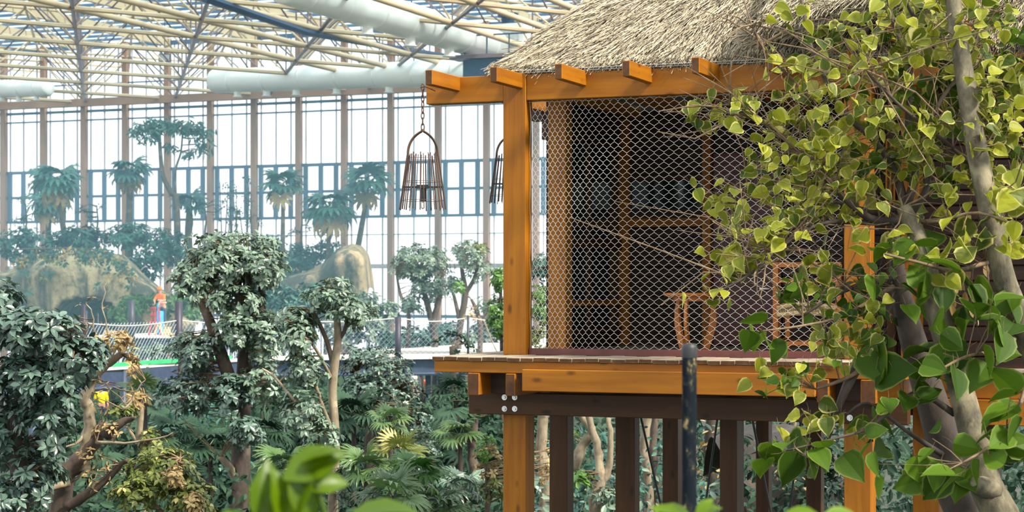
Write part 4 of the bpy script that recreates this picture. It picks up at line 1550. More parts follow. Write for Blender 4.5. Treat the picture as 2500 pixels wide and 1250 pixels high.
near_plant('small tuft of fresh leaves at the foot of the dark metal pole', [(1690, 1400, 5.2, 6), (1690, 1290, 5.2, 5), (1690, 1255, 5.2, 4)],
           [(1690, 1265, 5.2, -1, -0.35, 0.1, 100, (0, -.5, .9)), (1690, 1265, 5.2, 1, -0.5, 0.1, 80, (0, -.5, .9)), (1700, 1260, 5.2, 0.6, -0.7, 0, 60, (0, -.8, .6)), (1670, 1280, 5.2, -0.6, -0.4, 0, 90, (0, -.8, .6))])
near_plant('fresh leaves peeping over the lower edge beside the right hut stilt', [(2010, 1400, 4.6, 6), (2010, 1300, 4.6, 5), (2010, 1262, 4.6, 4)],
           [(2000, 1258, 4.6, -1, -0.06, 0.2, 100, (0, -.4, .9)), (2010, 1258, 4.6, 1, -0.05, 0.2, 100, (0, -.4, .9))])

# ------------------------------------------------------------------ trees and shrubs of the middle ground
def broad_tree(label, base, limbs, crowns, n_ind, bark, wob=0.0, name='broadleaf_tree', group=None, twig_mat=None):
    b = P(*base)
    b.z = 0.0
    pl = Plant(name, label, 'tree' if 'tree' in name else 'shrub', b, group)
    for i, (pts, mat) in enumerate(limbs):
        w, r = pxpath(pts)
        pl.limb(w, r, M[mat or bark], 'trunk' if i == 0 else 'branch', 10 if i == 0 else 7, wob)
    for (cx, cy, rx, ry, Y, ryd, kind, mat, n, k, sz) in crowns:
        pl.crown(P(cx, cy, Y), rx * Y / F, ryd, ry * Y / F, kind, M[mat], int(n * 1.45), k, sz * 0.80 * Y / F, 0.010, shell=0.35)
    pl.done(n_ind, twig_mat)
    return pl


broad_tree('dense tree with big blue green leaves beside the dead tree', (60, 710, 22), [
    ([(60, 1950, 22, 26), (50, 1250, 22, 22), (40, 1050, 22, 20), (60, 950, 22, 16), (85, 850, 22, 12), (95, 800, 22, 6)], None),
    ([(50, 1080, 22, 14), (0, 960, 22, 9), (-20, 800, 22, 7), (-30, 700, 22, 4)], None),
    ([(60, 960, 22, 10), (120, 900, 21.8, 8), (180, 850, 21.6, 5), (215, 800, 21.6, 3)], None)],
    [(85, 800, 120, 50, 21.6, .5, 'oval', 'leaf_blue', 60, 13, 40), (5, 730, 40, 50, 22, .4, 'oval', 'leaf_blue', 18, 12, 34), (190, 870, 80, 60, 21.6, .4, 'oval', 'leaf_blue', 32, 11, 38),
     (60, 920, 130, 70, 21.8, .5, 'oval', 'leaf_blue', 52, 12, 36), (110, 1020, 90, 90, 21.8, .5, 'oval', 'leaf_blue', 48, 12, 34), (20, 1060, 60, 110, 22.2, .5, 'oval', 'leaf_blue', 36, 12, 34), (90, 1150, 70, 80, 22, .5, 'oval', 'leaf_blue', 34, 11, 34), (20, 1220, 60, 60, 22, .5, 'oval', 'leaf_blue', 24, 11, 34), (130, 940, 70, 60, 21.5, .3, 'oval', 'leaf_blue', 22, 11, 36)],
    300, 'bark_dark')

dt = broad_tree('dead tree with crooked bare limbs and hanging dry leaves', (190, 710, 23), [
    ([(150, 1950, 23, 30), (150, 1240, 23, 26), (190, 1130, 23, 22), (235, 1080, 23, 16), (250, 1040, 23, 15), (262, 1060, 22.8, 14), (300, 1030, 22.7, 9), (330, 1020, 22.6, 4)], None),
    ([(205, 1150, 23, 18), (212, 1080, 23, 16), (222, 1010, 23, 15), (205, 975, 23, 14), (220, 940, 23, 12), (245, 905, 23, 11), (275, 880, 23, 10), (305, 850, 23, 7), (320, 825, 23, 3)], 'bark_pale'),
    ([(160, 1240, 22.8, 14), (230, 1195, 22.7, 11), (290, 1140, 22.6, 9), (315, 1122, 22.5, 5)], None),
    ([(0, 1245, 22.6, 8), (60, 1225, 22.6, 8), (130, 1190, 22.7, 9), (170, 1180, 22.8, 9)], 'bark_pale'),
    ([(240, 905, 23, 6), (235, 850, 23, 3), (225, 780, 23, 2), (215, 735, 23, 1)], 'bark_pale'),
    ([(270, 885, 23, 5), (262, 800, 23, 2), (250, 740, 23, 1.5), (262, 690, 23, 1)], 'bark_pale'),
    ([(215, 1060, 23, 5), (170, 1090, 22.8, 3), (130, 1080, 22.7, 2)], 'bark_pale'),
    ([(300, 1000, 22.6, 3), (330, 960, 22.6, 2), (352, 930, 22.6, 1)], 'bark_pale'),
    ([(235, 1080, 22.5, 5), (330, 1080, 22.4, 3), (420, 1060, 22.3, 1.5)], 'bark_pale')],
    [(285, 835, 50, 26, 22.8, .3, 'oval', 'leaf_dry', 26, 6, 19), (235, 850, 30, 40, 22.8, .3, 'oval', 'leaf_dry', 16, 6, 19), (325, 890, 14, 50, 22.8, .2, 'oval', 'leaf_dry', 12, 6, 20), (270, 1045, 60, 16, 22.6, .3, 'oval', 'leaf_dry', 14, 4, 19), (215, 1110, 24, 60, 22.8, .3, 'oval', 'leaf_dry', 8, 4, 18), (250, 1150, 60, 50, 22.7, .4, 'lance', 'leaf_dry', 18, 3, 20), (260, 960, 40, 60, 22.8, .3, 'lance', 'leaf_dry', 12, 3, 18), (220, 770, 60, 60, 23, .3, 'lance', 'leaf_dry', 6, 4, 16)],
    160, 'bark_red', 0.012, 'dead_tree')

broad_tree('thin pale stemmed tree with a dry palm like tuft beside the dead tree', (345, 710, 26), [
    ([(350, 1800, 26, 9), (352, 1160, 26, 8), (340, 1080, 26, 8), (345, 1000, 26, 7), (340, 965, 26, 6)], None),
    ([(345, 1090, 26, 5), (322, 1060, 26, 4), (305, 1035, 26, 3)], None)],
    [(335, 970, 22, 16, 26, .2, 'lance', 'leaf_dry', 12, 10, 30), (300, 1000, 34, 14, 25.8, .2, 'oval', 'leaf_olive', 16, 9, 22), (370, 1090, 50, 50, 26, .3, 'oval', 'leaf_olive', 22, 9, 22)], 0, 'bark_pale', 0, 'thin_tree')

broad_tree('olive green shrub with cream dried flower heads along the lower edge', (420, 710, 22), [
    ([(420, 1900, 22, 8), (425, 1300, 22, 7), (430, 1180, 22, 5), (440, 1120, 22, 3)], None),
    ([(425, 1280, 22, 5), (350, 1200, 22, 4), (320, 1150, 22, 2)], None),
    ([(425, 1280, 22, 5), (490, 1220, 22, 4), (510, 1190, 22, 2)], None)],
    [(400, 1150, 100, 60, 22, .4, 'oval', 'leaf_olive', 60, 10, 24), (330, 1200, 70, 50, 21.8, .3, 'oval', 'leaf_olive', 36, 10, 24), (460, 1220, 80, 50, 21.8, .3, 'oval', 'leaf_olive', 38, 10, 24), (425, 1165, 30, 30, 21.5, .2, 'oval', 'leaf_dry', 14, 9, 22), (475, 1225, 22, 26, 21.5, .2, 'oval', 'leaf_dry', 12, 9, 22)], 250, 'twig', 0, 'olive_shrub')

broad_tree('big broad tree with grey green leaves and a forked dark trunk before the rock', (585, 710, 33), [
    ([(585, 1500, 33, 28), (585, 1230, 33, 26), (588, 1120, 33, 24), (592, 1000, 33, 21), (598, 880, 33, 19), (600, 780, 33, 16), (605, 700, 33, 12), (600, 640, 33, 6)], None),
    ([(590, 1000, 33, 18), (560, 920, 32.8, 17), (535, 850, 32.8, 16), (515, 790, 32.7, 13), (490, 735, 32.6, 10), (470, 700, 32.5, 6)], 'bark_red'),
    ([(600, 800, 33, 13), (635, 750, 33, 11), (640, 690, 33, 8), (650, 640, 33, 5)], None),
    ([(600, 850, 32.9, 9), (585, 770, 32.8, 8), (580, 700, 32.8, 6)], 'bark_red'),
    ([(575, 1170, 33, 12), (560, 1140, 32.8, 10), (538, 1115, 32.7, 8)], 'bark_pale')],
    [(540, 650, 110, 60, 33, 1.0, 'oval', 'leaf_mid', 110, 12, 23), (640, 650, 70, 60, 33, .9, 'oval', 'leaf_mid', 70, 12, 23), (470, 690, 60, 60, 32.8, .7, 'oval', 'leaf_mid', 50, 12, 23), (580, 730, 80, 40, 32.5, .6, 'oval', 'leaf_mid', 44, 12, 24),
     (570, 800, 50, 50, 32.3, .5, 'oval', 'leaf_mid', 40, 12, 24), (640, 820, 60, 70, 32.6, .6, 'oval', 'leaf_mid', 55, 12, 23), (480, 860, 60, 60, 32.6, .6, 'oval', 'leaf_blue', 48, 12, 23), (450, 960, 90, 60, 32.8, .7, 'oval', 'leaf_blue', 60, 12, 22), (570, 960, 60, 60, 32.4, .5, 'oval', 'leaf_blue', 40, 12, 24), (600, 1050, 50, 40, 32.3, .5, 'oval', 'leaf_blue', 30, 12, 24), (640, 930, 60, 60, 32.6, .6, 'oval', 'leaf_mid', 40, 12, 22), (560, 590, 130, 26, 33.2, .8, 'oval', 'leaf_mid', 46, 11, 20)],
    300, 'bark_dark')

broad_tree('slim pale trunked tree with loose layered leaves before the sagging net railing', (815, 710, 29), [
    ([(805, 1500, 29, 13), (812, 1250, 29, 13), (818, 1080, 29, 12), (812, 960, 29, 11), (818, 880, 29, 11), (825, 830, 29, 10), (822, 770, 29, 8), (818, 720, 29, 5)], None),
    ([(815, 900, 29, 7), (800, 840, 29, 6), (780, 790, 29, 5), (765, 760, 29, 3)], 'bark_red'),
    ([(826, 830, 29, 6), (840, 810, 29, 5), (846, 780, 29, 4), (835, 755, 29, 2)], 'bark_red'),
    ([(815, 1060, 28.8, 6), (790, 1000, 28.6, 5), (770, 940, 28.5, 4), (740, 890, 28.4, 2)], None),
    ([(780, 1050, 28.6, 5), (720, 980, 28.4, 4), (670, 920, 28.4, 3), (640, 900, 28.4, 2)], 'bark_pale'),
    ([(812, 930, 29, 5), (770, 850, 28.6, 4), (740, 820, 28.5, 2)], None)],
    [(800, 730, 70, 40, 29, .6, 'oval', 'leaf_mid', 46, 10, 22), (860, 760, 70, 36, 29, .6, 'oval', 'leaf_mid', 42, 10, 22), (720, 775, 60, 30, 28.8, .5, 'oval', 'leaf_mid', 34, 10, 24), (730, 820, 45, 40, 28.5, .4, 'oval', 'leaf_mid', 30, 10, 25), (745, 900, 60, 50, 28.5, .5, 'oval', 'leaf_mid', 38, 10, 25), (740, 1000, 60, 60, 28.5, .5, 'oval', 'leaf_mid', 40, 10, 26), (790, 1070, 50, 50, 28.5, .4, 'oval', 'leaf_mid', 30, 10, 24), (840, 1180, 30, 60, 28.6, .3, 'oval', 'leaf_mid', 16, 9, 24), (820, 690, 40, 16, 29, .4, 'oval', 'leaf_mid', 12, 9, 20)],
    300, 'bark_pale')

broad_tree('rounded shrub with small blue grey leaves below the nearer walkway railing', (930, 710, 36), [
    ([(905, 1420, 36, 18), (905, 1130, 36, 17), (910, 1040, 36, 16), (920, 960, 36, 10), (935, 900, 36, 5)], None),
    ([(915, 1040, 36, 10), (945, 990, 35.8, 8), (975, 950, 35.8, 4)], 'bark_pale'),
    ([(908, 1020, 36, 9), (890, 960, 36, 6), (870, 910, 36, 4)], None)],
    [(920, 900, 95, 56, 36, .8, 'oval', 'leaf_blue', 110, 12, 16), (900, 950, 70, 45, 35.6, .7, 'oval', 'leaf_blue', 66, 12, 16), (975, 960, 60, 50, 35.6, .7, 'oval', 'leaf_blue', 60, 12, 16), (1010, 1020, 50, 45, 35.8, .6, 'oval', 'leaf_blue', 44, 12, 16), (1035, 1110, 50, 70, 36, .6, 'oval', 'leaf_blue', 46, 12, 15), (870, 870, 40, 30, 36, .5, 'oval', 'leaf_blue', 22, 12, 16)],
    300, 'bark_dark', 0, 'rounded_shrub')

# forked trees on the landing
broad_tree('forked tree with dense dusty crown on the landing beside the thick railing post', (1040, 710, 62), [
    ([(1062, 1130, 62, 9), (1062, 860, 62, 9), (1058, 790, 62, 9), (1070, 740, 62, 7), (1080, 690, 62, 4)], None),
    ([(1058, 800, 62, 8), (1040, 730, 62, 7), (1030, 680, 62, 4)], None),
    ([(995, 850, 61.5, 7), (998, 770, 61.5, 5), (978, 720, 61.5, 4), (968, 670, 61.5, 2)], 'bark_red')],
    [(1030, 640, 80, 48, 62, 1.2, 'oval', 'leaf_mid', 110, 11, 14), (985, 650, 40, 40, 61.5, .8, 'oval', 'leaf_mid', 30, 10, 13), (1055, 700, 60, 45, 62, 1, 'oval', 'leaf_blue', 60, 11, 14), (1010, 740, 40, 36, 61.5, .7, 'oval', 'leaf_blue', 26, 10, 14)], 0, 'bark_dark')
broad_tree('forked tree with open crown and orange tinged leaves on the landing', (1120, 710, 60), [
    ([(1118, 1130, 60, 9), (1118, 860, 60, 9), (1124, 790, 60, 9), (1136, 720, 60, 8), (1128, 660, 60, 5), (1124, 620, 60, 2)], None),
    ([(1138, 715, 60, 6), (1158, 680, 60, 5), (1168, 640, 60, 3)], None),
    ([(1122, 780, 60, 6), (1108, 720, 60, 4), (1100, 680, 60, 3)], None)],
    [(1140, 620, 55, 36, 60, 1, 'oval', 'leaf_mid', 60, 10, 13), (1170, 660, 36, 30, 60, .7, 'oval', 'leaf_mid', 30, 10, 13), (1145, 625, 30, 24, 59.7, .4, 'oval', 'leaf_dry', 8, 8, 12), (1170, 610, 30, 22, 60, .7, 'oval', 'leaf_olive', 16, 9, 12), (1100, 690, 24, 30, 60, .5, 'oval', 'leaf_blue', 14, 9, 14)], 0, 'bark_dark')
broad_tree('short leaning tree with thin bare twigs on the landing next to the hut post', (1175, 710, 57), [
    ([(1172, 1150, 57, 7), (1172, 860, 57, 7), (1172, 790, 57, 7), (1160, 750, 57, 5), (1150, 730, 57, 3)], None),
    ([(1180, 780, 57, 3), (1200, 830, 57, 2), (1214, 860, 57, 1.5)], 'bark_pale'),
    ([(1172, 790, 57, 4), (1190, 760, 57, 2), (1196, 730, 57, 1)], None)],
    [(1150, 770, 26, 24, 57, .5, 'oval', 'leaf_dry', 8, 7, 12), (1185, 740, 30, 24, 57, .5, 'oval', 'leaf_mid', 12, 9, 13), (1120, 700, 22, 8, 56, .3, 'oval', 'leaf_bright', 5, 6, 22)], 0, 'bark_red')
broad_tree('bright green creeper column directly behind the hut corner post', (1225, 710, 44), [
    ([(1225, 1300, 44, 5), (1225, 900, 44, 5), (1222, 700, 44, 4)], None)],
    [(1218, 680, 24, 30, 44, .5, 'oval', 'leaf_bright', 26, 11, 16), (1215, 770, 28, 60, 44, .5, 'oval', 'leaf_bright', 40, 11, 15), (1325, 650, 40, 40, 44, .6, 'oval', 'leaf_far', 26, 11, 16), (1322, 740, 36, 50, 43, .6, 'oval', 'leaf_bright', 40, 11, 14), (1322, 830, 36, 50, 43, .6, 'oval', 'leaf_olive', 36, 11, 13)], 0, 'bark_dark', 0, 'creeper_shrub')

# ------------------------------------------------------------------ palms and thin trees along the glass wall
def fan_palm(label, base_px, Y, trunk, rad, crown_n, leaf_px, kind='fan', mat='leaf_fan', cat='palm', group=None, bark='bark_red', n_ind=0, up=0.25, skirt=0):
    trunk = [(trunk[0][0], HZ + (E - 0.05) * F / Y, trunk[0][2])] + list(trunk[1:])
    w, r = pxpath([(a, b, Y, c) for a, b, c in trunk])
    pl = Plant('fan_palm', label, cat, w[0], group)
    pl.limb(w, r, M[bark], 'trunk', 8)
    top = w[-1]
    L = leaf_px * (1.5 if kind == 'fan_far' else 1.0) * Y / F
    crown_n += 4 if kind == 'fan_far' else 0
    for k in range(crown_n + skirt):
        a = k * 2.4 + random.gauss(0, .2)
        e = up + (0.95 - 1.5 * (k / crown_n)) + random.gauss(0, .12) if k < crown_n else -1.0
        h = Vector((math.cos(a), math.sin(a), 0))
        d = h * math.cos(e) + Vector((0, 0, math.sin(e)))
        c = top + d * L * 0.75
        pl.twig(top, c, L * 0.018, 0.04)
        n = Vector((0, 0, 1)) * math.cos(e) - h * math.sin(e) + Vector((0, -0.25, 0))
        pl.put(kind, M[mat if k < crown_n else 'leaf_dry'], c, d + Vector((0, 0, -0.22)), n, L * random.uniform(.8, 1.1), random.random())
    pl.done(n_ind, M['leaf_fan'])
    return pl


YW = 112
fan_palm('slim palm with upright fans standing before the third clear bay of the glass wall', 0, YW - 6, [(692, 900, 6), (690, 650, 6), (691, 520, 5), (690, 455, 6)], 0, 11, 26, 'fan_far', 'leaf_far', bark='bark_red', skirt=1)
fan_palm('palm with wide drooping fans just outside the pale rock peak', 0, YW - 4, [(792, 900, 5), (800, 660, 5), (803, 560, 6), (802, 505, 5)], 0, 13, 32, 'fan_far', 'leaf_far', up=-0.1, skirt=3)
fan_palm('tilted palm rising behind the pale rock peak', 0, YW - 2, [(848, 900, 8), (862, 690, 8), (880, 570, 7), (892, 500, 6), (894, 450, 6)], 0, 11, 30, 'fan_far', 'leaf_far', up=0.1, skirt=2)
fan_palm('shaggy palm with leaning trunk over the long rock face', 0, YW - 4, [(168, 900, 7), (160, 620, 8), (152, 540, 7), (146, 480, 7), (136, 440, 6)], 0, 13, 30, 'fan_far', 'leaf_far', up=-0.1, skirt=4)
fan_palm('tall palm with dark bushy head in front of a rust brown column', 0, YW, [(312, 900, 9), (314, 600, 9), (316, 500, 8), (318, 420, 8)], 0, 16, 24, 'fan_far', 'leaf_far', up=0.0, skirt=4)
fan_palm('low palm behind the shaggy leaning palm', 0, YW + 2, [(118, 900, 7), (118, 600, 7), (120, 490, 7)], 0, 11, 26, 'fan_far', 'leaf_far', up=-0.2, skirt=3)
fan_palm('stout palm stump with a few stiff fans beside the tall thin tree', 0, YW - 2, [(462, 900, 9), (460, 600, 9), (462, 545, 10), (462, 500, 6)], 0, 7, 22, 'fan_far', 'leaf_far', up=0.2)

b = P(434, 620, YW - 4)
b.z = 0
ut = Plant('thin_tree', 'tall thin tree with a flat drooping crown against the glass wall', 'tree', b)
w, r = pxpath([(434, 948, YW - 4, 8), (434, 620, YW - 4, 8), (430, 490, YW - 4, 8), (418, 470, YW - 4, 7), (398, 430, YW - 4, 6), (392, 380, YW - 4, 5), (388, 310, YW - 4, 4)])
ut.limb(w, r, M['bark_red'], 'trunk')
w, r = pxpath([(430, 500, YW - 4, 4), (428, 420, YW - 4, 3), (442, 370, YW - 4, 2.5), (446, 310, YW - 4, 2)])
ut.limb(w, r, M['bark_red'], 'branch')
for cx, cy, rx, ry, n in ((400, 302, 30, 10, 22), (350, 312, 32, 12, 12), (460, 308, 40, 12, 22), (500, 325, 20, 14, 8), (415, 350, 10, 50, 6), (360, 330, 20, 20, 6), (330, 322, 10, 10, 4), (495, 360, 10, 24, 5), (470, 350, 16, 26, 5)):
    for _ in range(n):
        c = P(cx + random.uniform(-rx, rx), cy + random.uniform(-ry, ry), YW - 4 + random.uniform(-.8, .8))
        ut.twig(ut.nearest(c), c, 0.03, 0.1)
        for q in range(9):
            ut.put('lance', M['leaf_far'], c + Vector((random.gauss(0, .2), random.gauss(0, .2), random.gauss(0, .1))), Vector((random.gauss(0, .6), random.gauss(0, .6), -0.7 + random.gauss(0, .3))), Vector((random.gauss(0, 1), -1, 0.5)), 0.42, random.random())
ut.done(0)

b = P(585, 620, YW)
b.z = 0
bt = Plant('bamboo_clump', 'clump of thin bare stems between two rust brown columns', 'bamboo', b)
for k in range(14):
    x = 540 + k * 6.5 + random.uniform(-4, 4)
    lean = random.uniform(-14, 14)
    top = random.uniform(430, 520)
    w, r = pxpath([(x, 938, YW, 1.8), (x, 620, YW, 1.8), (x + lean * .4, 560, YW, 1.6), (x + lean, top, YW, .8)])
    bt.limb(w, r, M['bark_red'], 'cane', 5)
    for q in range(9):
        c = P(x + lean + random.uniform(-12, 12), top + random.uniform(-8, 90), YW + random.uniform(-.4, .4))
        bt.rosette('far', M['leaf_far'], c, Vector((random.gauss(0, 1), random.gauss(0, 1), 1)), 5, 0.2)
bt.done(0)


for lab, px, py, hh, nb in (('sparse young tree in front of the first louvre bay of the glass wall', 62, 500, 80, 7), ('sparse young tree with dark leaf tufts between the shaggy palm and the tall palm', 236, 505, 70, 8), ('sparse young tree between the tall thin tree and the bamboo clump', 500, 500, 60, 6), ('sparse twiggy tree with tufts beside the upright slim palm', 735, 520, 60, 5)):
    Y = YW + 1
    w, r = pxpath([(px, HZ + (E - .05) * F / Y, Y, 3), (px, 600, Y, 3), (px + 3, 540, Y, 2), (px, py, Y, 1.5)])
    pl = Plant('thin_tree', lab, 'tree', w[0])
    pl.limb(w, r, M['bark_red'], 'trunk', 6)
    for _ in range(nb):
        c = P(px + random.uniform(-48, 48), py + random.uniform(-20, hh), Y)
        pl.twig(pl.nearest(c), c, 0.045, 0.2)
        for q in range(3):
            pl.rosette('far', M['leaf_far'], c + Vector((random.gauss(0, .18), 0, random.gauss(0, .15))), (random.gauss(0, .5), -0.2, 1), 8, 0.30)
    pl.done(0)


def bush(name, label, crowns, kind, mat, base, sz, group=None, cat='shrub'):
    b = P(*base)
    b.z = 0
    pl = Plant(name, label, cat, b, group)
    pl.limb([b + Vector((0, 0, -0.1)), b + Vector((0.05, 0, 0.8)), P(base[0], base[1], base[2])], [0.09, 0.07, 0.03], M['bark_dark'], 'stem', 6)
    for (cx, cy, rx, ry, Y, n, k) in crowns:
        pl.crown(P(cx, cy, Y), rx * Y / F, min(1.6, rx * Y / F * 0.6), ry * Y / F, kind, M[mat], n, k, sz * Y / F, 0.0, -0.4, 0.5, 0.3)
    pl.done(0)


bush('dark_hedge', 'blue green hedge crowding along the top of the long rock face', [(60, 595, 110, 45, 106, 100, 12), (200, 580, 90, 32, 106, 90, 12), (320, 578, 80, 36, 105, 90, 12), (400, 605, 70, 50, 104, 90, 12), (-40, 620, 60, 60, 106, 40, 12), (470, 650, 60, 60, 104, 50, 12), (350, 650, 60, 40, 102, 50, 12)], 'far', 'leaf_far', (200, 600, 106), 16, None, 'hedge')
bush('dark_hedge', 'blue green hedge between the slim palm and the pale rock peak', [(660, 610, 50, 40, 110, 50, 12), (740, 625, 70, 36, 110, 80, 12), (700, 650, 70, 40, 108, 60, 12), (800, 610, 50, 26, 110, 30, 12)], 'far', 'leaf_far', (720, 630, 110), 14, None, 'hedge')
bush('leafy_bush', 'bright bush behind the blue pillar', [(330, 740, 50, 30, 93, 40, 11), (400, 745, 60, 34, 93, 50, 11), (470, 740, 50, 40, 93, 40, 11), (290, 760, 40, 26, 92, 24, 11)], 'far', 'leaf_bright', (390, 750, 93), 15)
bush('leafy_bush', 'wide dark bush below the pale rock peak behind the big broad tree', [(700, 740, 60, 40, 80, 60, 12), (760, 720, 50, 36, 82, 40, 12), (660, 700, 40, 50, 80, 40, 12), (720, 800, 80, 40, 76, 60, 12)], 'far', 'leaf_far', (710, 750, 80), 17)
bush('leafy_bush', 'grey green bush under the pale rock peak behind the sagging net', [(880, 740, 60, 30, 78, 50, 12), (940, 760, 50, 30, 76, 40, 12), (900, 810, 70, 40, 72, 60, 12), (830, 800, 50, 40, 74, 40, 12)], 'far', 'leaf_mid', (900, 770, 78), 16)
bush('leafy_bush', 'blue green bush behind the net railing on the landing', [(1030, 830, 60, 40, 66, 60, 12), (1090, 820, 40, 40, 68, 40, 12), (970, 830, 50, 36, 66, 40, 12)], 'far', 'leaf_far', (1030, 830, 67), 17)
bush('leafy_bush', 'pale bush filling the gap beside the hut corner behind the landing', [(1190, 820, 40, 50, 70, 50, 12), (1150, 830, 40, 36, 70, 36, 12)], 'far', 'leaf_mid', (1190, 820, 70), 17)
bush('leafy_bush', 'dark bush behind the green mats under the farther walkway', [(240, 850, 70, 26, 64, 40, 12), (360, 860, 80, 26, 64, 50, 12), (460, 850, 60, 30, 64, 40, 12), (120, 860, 80, 30, 60, 40, 12)], 'far', 'leaf_mid', (300, 860, 64), 17)

b = P(200, 612, 97)
hc_ = Plant('hanging_creeper', 'sparse creeper trailing from the top edge of the long rock face', 'creeper', b)
hc_.limb([b + Vector((-3.5, 0.3, 0.05)), b + Vector((-1, 0.2, 0.12)), b + Vector((1.5, 0.3, 0.02))], [0.04, 0.05, 0.03], M['bark_red'], 'stem', 5)
for _ in range(90):
    px = random.uniform(40, 330)
    top = np.interp(px, [30, 75, 150, 260, 290, 330], [640, 624, 614, 616, 638, 676])
    py = top + (random.random() ** 2.2) * random.choice((14, 30, 110))
    hc_.rosette('far', M[random.choice(('leaf_olive', 'leaf_far', 'leaf_far', 'leaf_dry'))], P(px, py, 94.6), (random.gauss(0, .4), -1, .4), 7, 0.30)
hc_.done(0)

# ------------------------------------------------------------------ fan palms of the understorey
FP = [
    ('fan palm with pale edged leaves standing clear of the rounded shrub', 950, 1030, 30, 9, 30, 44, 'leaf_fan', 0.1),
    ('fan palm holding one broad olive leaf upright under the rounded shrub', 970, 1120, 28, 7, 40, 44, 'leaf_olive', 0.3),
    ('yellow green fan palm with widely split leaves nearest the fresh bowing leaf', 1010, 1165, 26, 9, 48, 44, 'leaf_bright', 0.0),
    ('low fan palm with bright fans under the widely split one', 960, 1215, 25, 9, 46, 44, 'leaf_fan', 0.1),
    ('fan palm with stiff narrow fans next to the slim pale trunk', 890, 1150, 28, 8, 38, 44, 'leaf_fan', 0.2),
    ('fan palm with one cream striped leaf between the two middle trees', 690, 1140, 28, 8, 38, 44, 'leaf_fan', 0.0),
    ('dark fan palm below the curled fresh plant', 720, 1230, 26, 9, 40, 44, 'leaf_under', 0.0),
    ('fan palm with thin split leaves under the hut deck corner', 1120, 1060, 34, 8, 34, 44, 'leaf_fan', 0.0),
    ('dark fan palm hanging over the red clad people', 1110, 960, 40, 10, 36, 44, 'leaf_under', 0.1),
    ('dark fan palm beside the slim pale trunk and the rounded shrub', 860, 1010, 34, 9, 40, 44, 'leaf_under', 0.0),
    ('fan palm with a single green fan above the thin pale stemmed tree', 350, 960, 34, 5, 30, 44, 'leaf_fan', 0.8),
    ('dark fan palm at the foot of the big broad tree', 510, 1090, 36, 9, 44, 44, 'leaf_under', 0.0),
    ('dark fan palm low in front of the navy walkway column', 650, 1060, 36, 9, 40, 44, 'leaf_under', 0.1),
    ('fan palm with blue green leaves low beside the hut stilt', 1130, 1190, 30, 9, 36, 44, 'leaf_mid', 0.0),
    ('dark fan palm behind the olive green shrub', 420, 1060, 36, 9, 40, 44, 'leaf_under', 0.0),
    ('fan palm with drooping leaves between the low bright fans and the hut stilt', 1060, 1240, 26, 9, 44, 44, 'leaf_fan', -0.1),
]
for lab, px, py, Y, n, lp, _, mat, up in FP:
    lp *= 1.35
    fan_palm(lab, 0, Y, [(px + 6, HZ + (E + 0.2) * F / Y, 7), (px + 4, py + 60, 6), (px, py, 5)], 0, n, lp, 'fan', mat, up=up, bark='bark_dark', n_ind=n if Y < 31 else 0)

# trunks standing in the shade of the walkway and behind the stilts
TR = [('dark straight trunk below the walkway between the two middle trees', 640, 42, [(640, 1), (655, 3), (660, 5)], 12, 'bark_dark', 900),
      ('dark trunk between the dead tree and the big broad tree', 440, 44, [(0, 1)], 9, 'bark_dark', 920),
      ('dark slender trunk below the deck corner of the hut', 1105, 46, [(0, 1)], 12, 'bark_dark', 905),
      ('ringed palm trunk close beside the hut stilt', 1155, 34, [(0, 1)], 12, 'bark_red', 1040),
      ('thin dark trunk under the fan palms', 985, 34, [(0, 1)], 8, 'bark_dark', 1050),
      ('pale straight trunk seen between the stilts next to the brace rod', 1578, 36, [(0, 1)], 11, 'bark_pale', 1000),
      ('ringed brown trunk seen between the stilts next to the pale straight one', 1598, 38, [(0, 1)], 9, 'bark_red', 1000),
      ('dark trunk behind the metal pole under the hut', 1735, 38, [(0, 1)], 14, 'bark_dark', 1000),
      ('yellowish thin trunk between the two right inner stilts', 1912, 36, [(0, 1)], 6, 'bark_pale', 1000),
      ('second yellowish thin trunk between the right inner stilts', 1938, 37, [(0, 1)], 5, 'bark_pale', 1000),
      ('leaning grey trunk just inside the orange corner stilt', 1325, 34, [(0, 1)], 14, 'bark_pale', 1000)]
for lab, px, Y, _, rp, bk, top in TR:
    w, r = pxpath([(px + 4, HZ + E * F / Y + 10, Y, rp * 1.25), (px + 6, 1200, Y, rp * 1.05), (px - 3, 1100, Y, rp), (px + 2, 1000, Y, rp * .9), (px, top - 60, Y, rp * .6)])
    pl = Plant('slender_tree', lab, 'tree', w[0])
    pl.limb(w, r, M[bk], 'trunk', 9, 0.01)
    pl.crown(w[-1], 0.7, 0.7, 0.4, 'oval', M['leaf_under'], 10, 8, 0.16, 0.008)
    pl.done(0)

broad_tree('bare pale tree with forked limbs seen between the hut stilts', (1430, 710, 30), [
    ([(1440, 1560, 30, 20), (1452, 1250, 30, 17), (1462, 1190, 30, 15), (1466, 1140, 30, 11), (1455, 1080, 30, 10), (1440, 1030, 30, 9), (1430, 960, 30, 6)], None),
    ([(1464, 1180, 30, 11), (1484, 1150, 30, 10), (1490, 1090, 30, 8), (1486, 1020, 30, 6)], None),
    ([(1400, 1150, 30.3, 15), (1420, 1090, 30.3, 13), (1445, 1055, 30.2, 11), (1425, 1020, 30.2, 10), (1405, 980, 30.2, 8)], None)],
    [(1420, 1170, 26, 26, 29.6, .3, 'oval', 'leaf_bright', 7, 7, 30), (1470, 1210, 40, 30, 29.8, .4, 'oval', 'leaf_mid', 16, 9, 18), (1395, 1060, 16, 20, 30.5, .3, 'oval', 'leaf_bright', 6, 7, 20)], 0, 'bark_pale', 0.008)
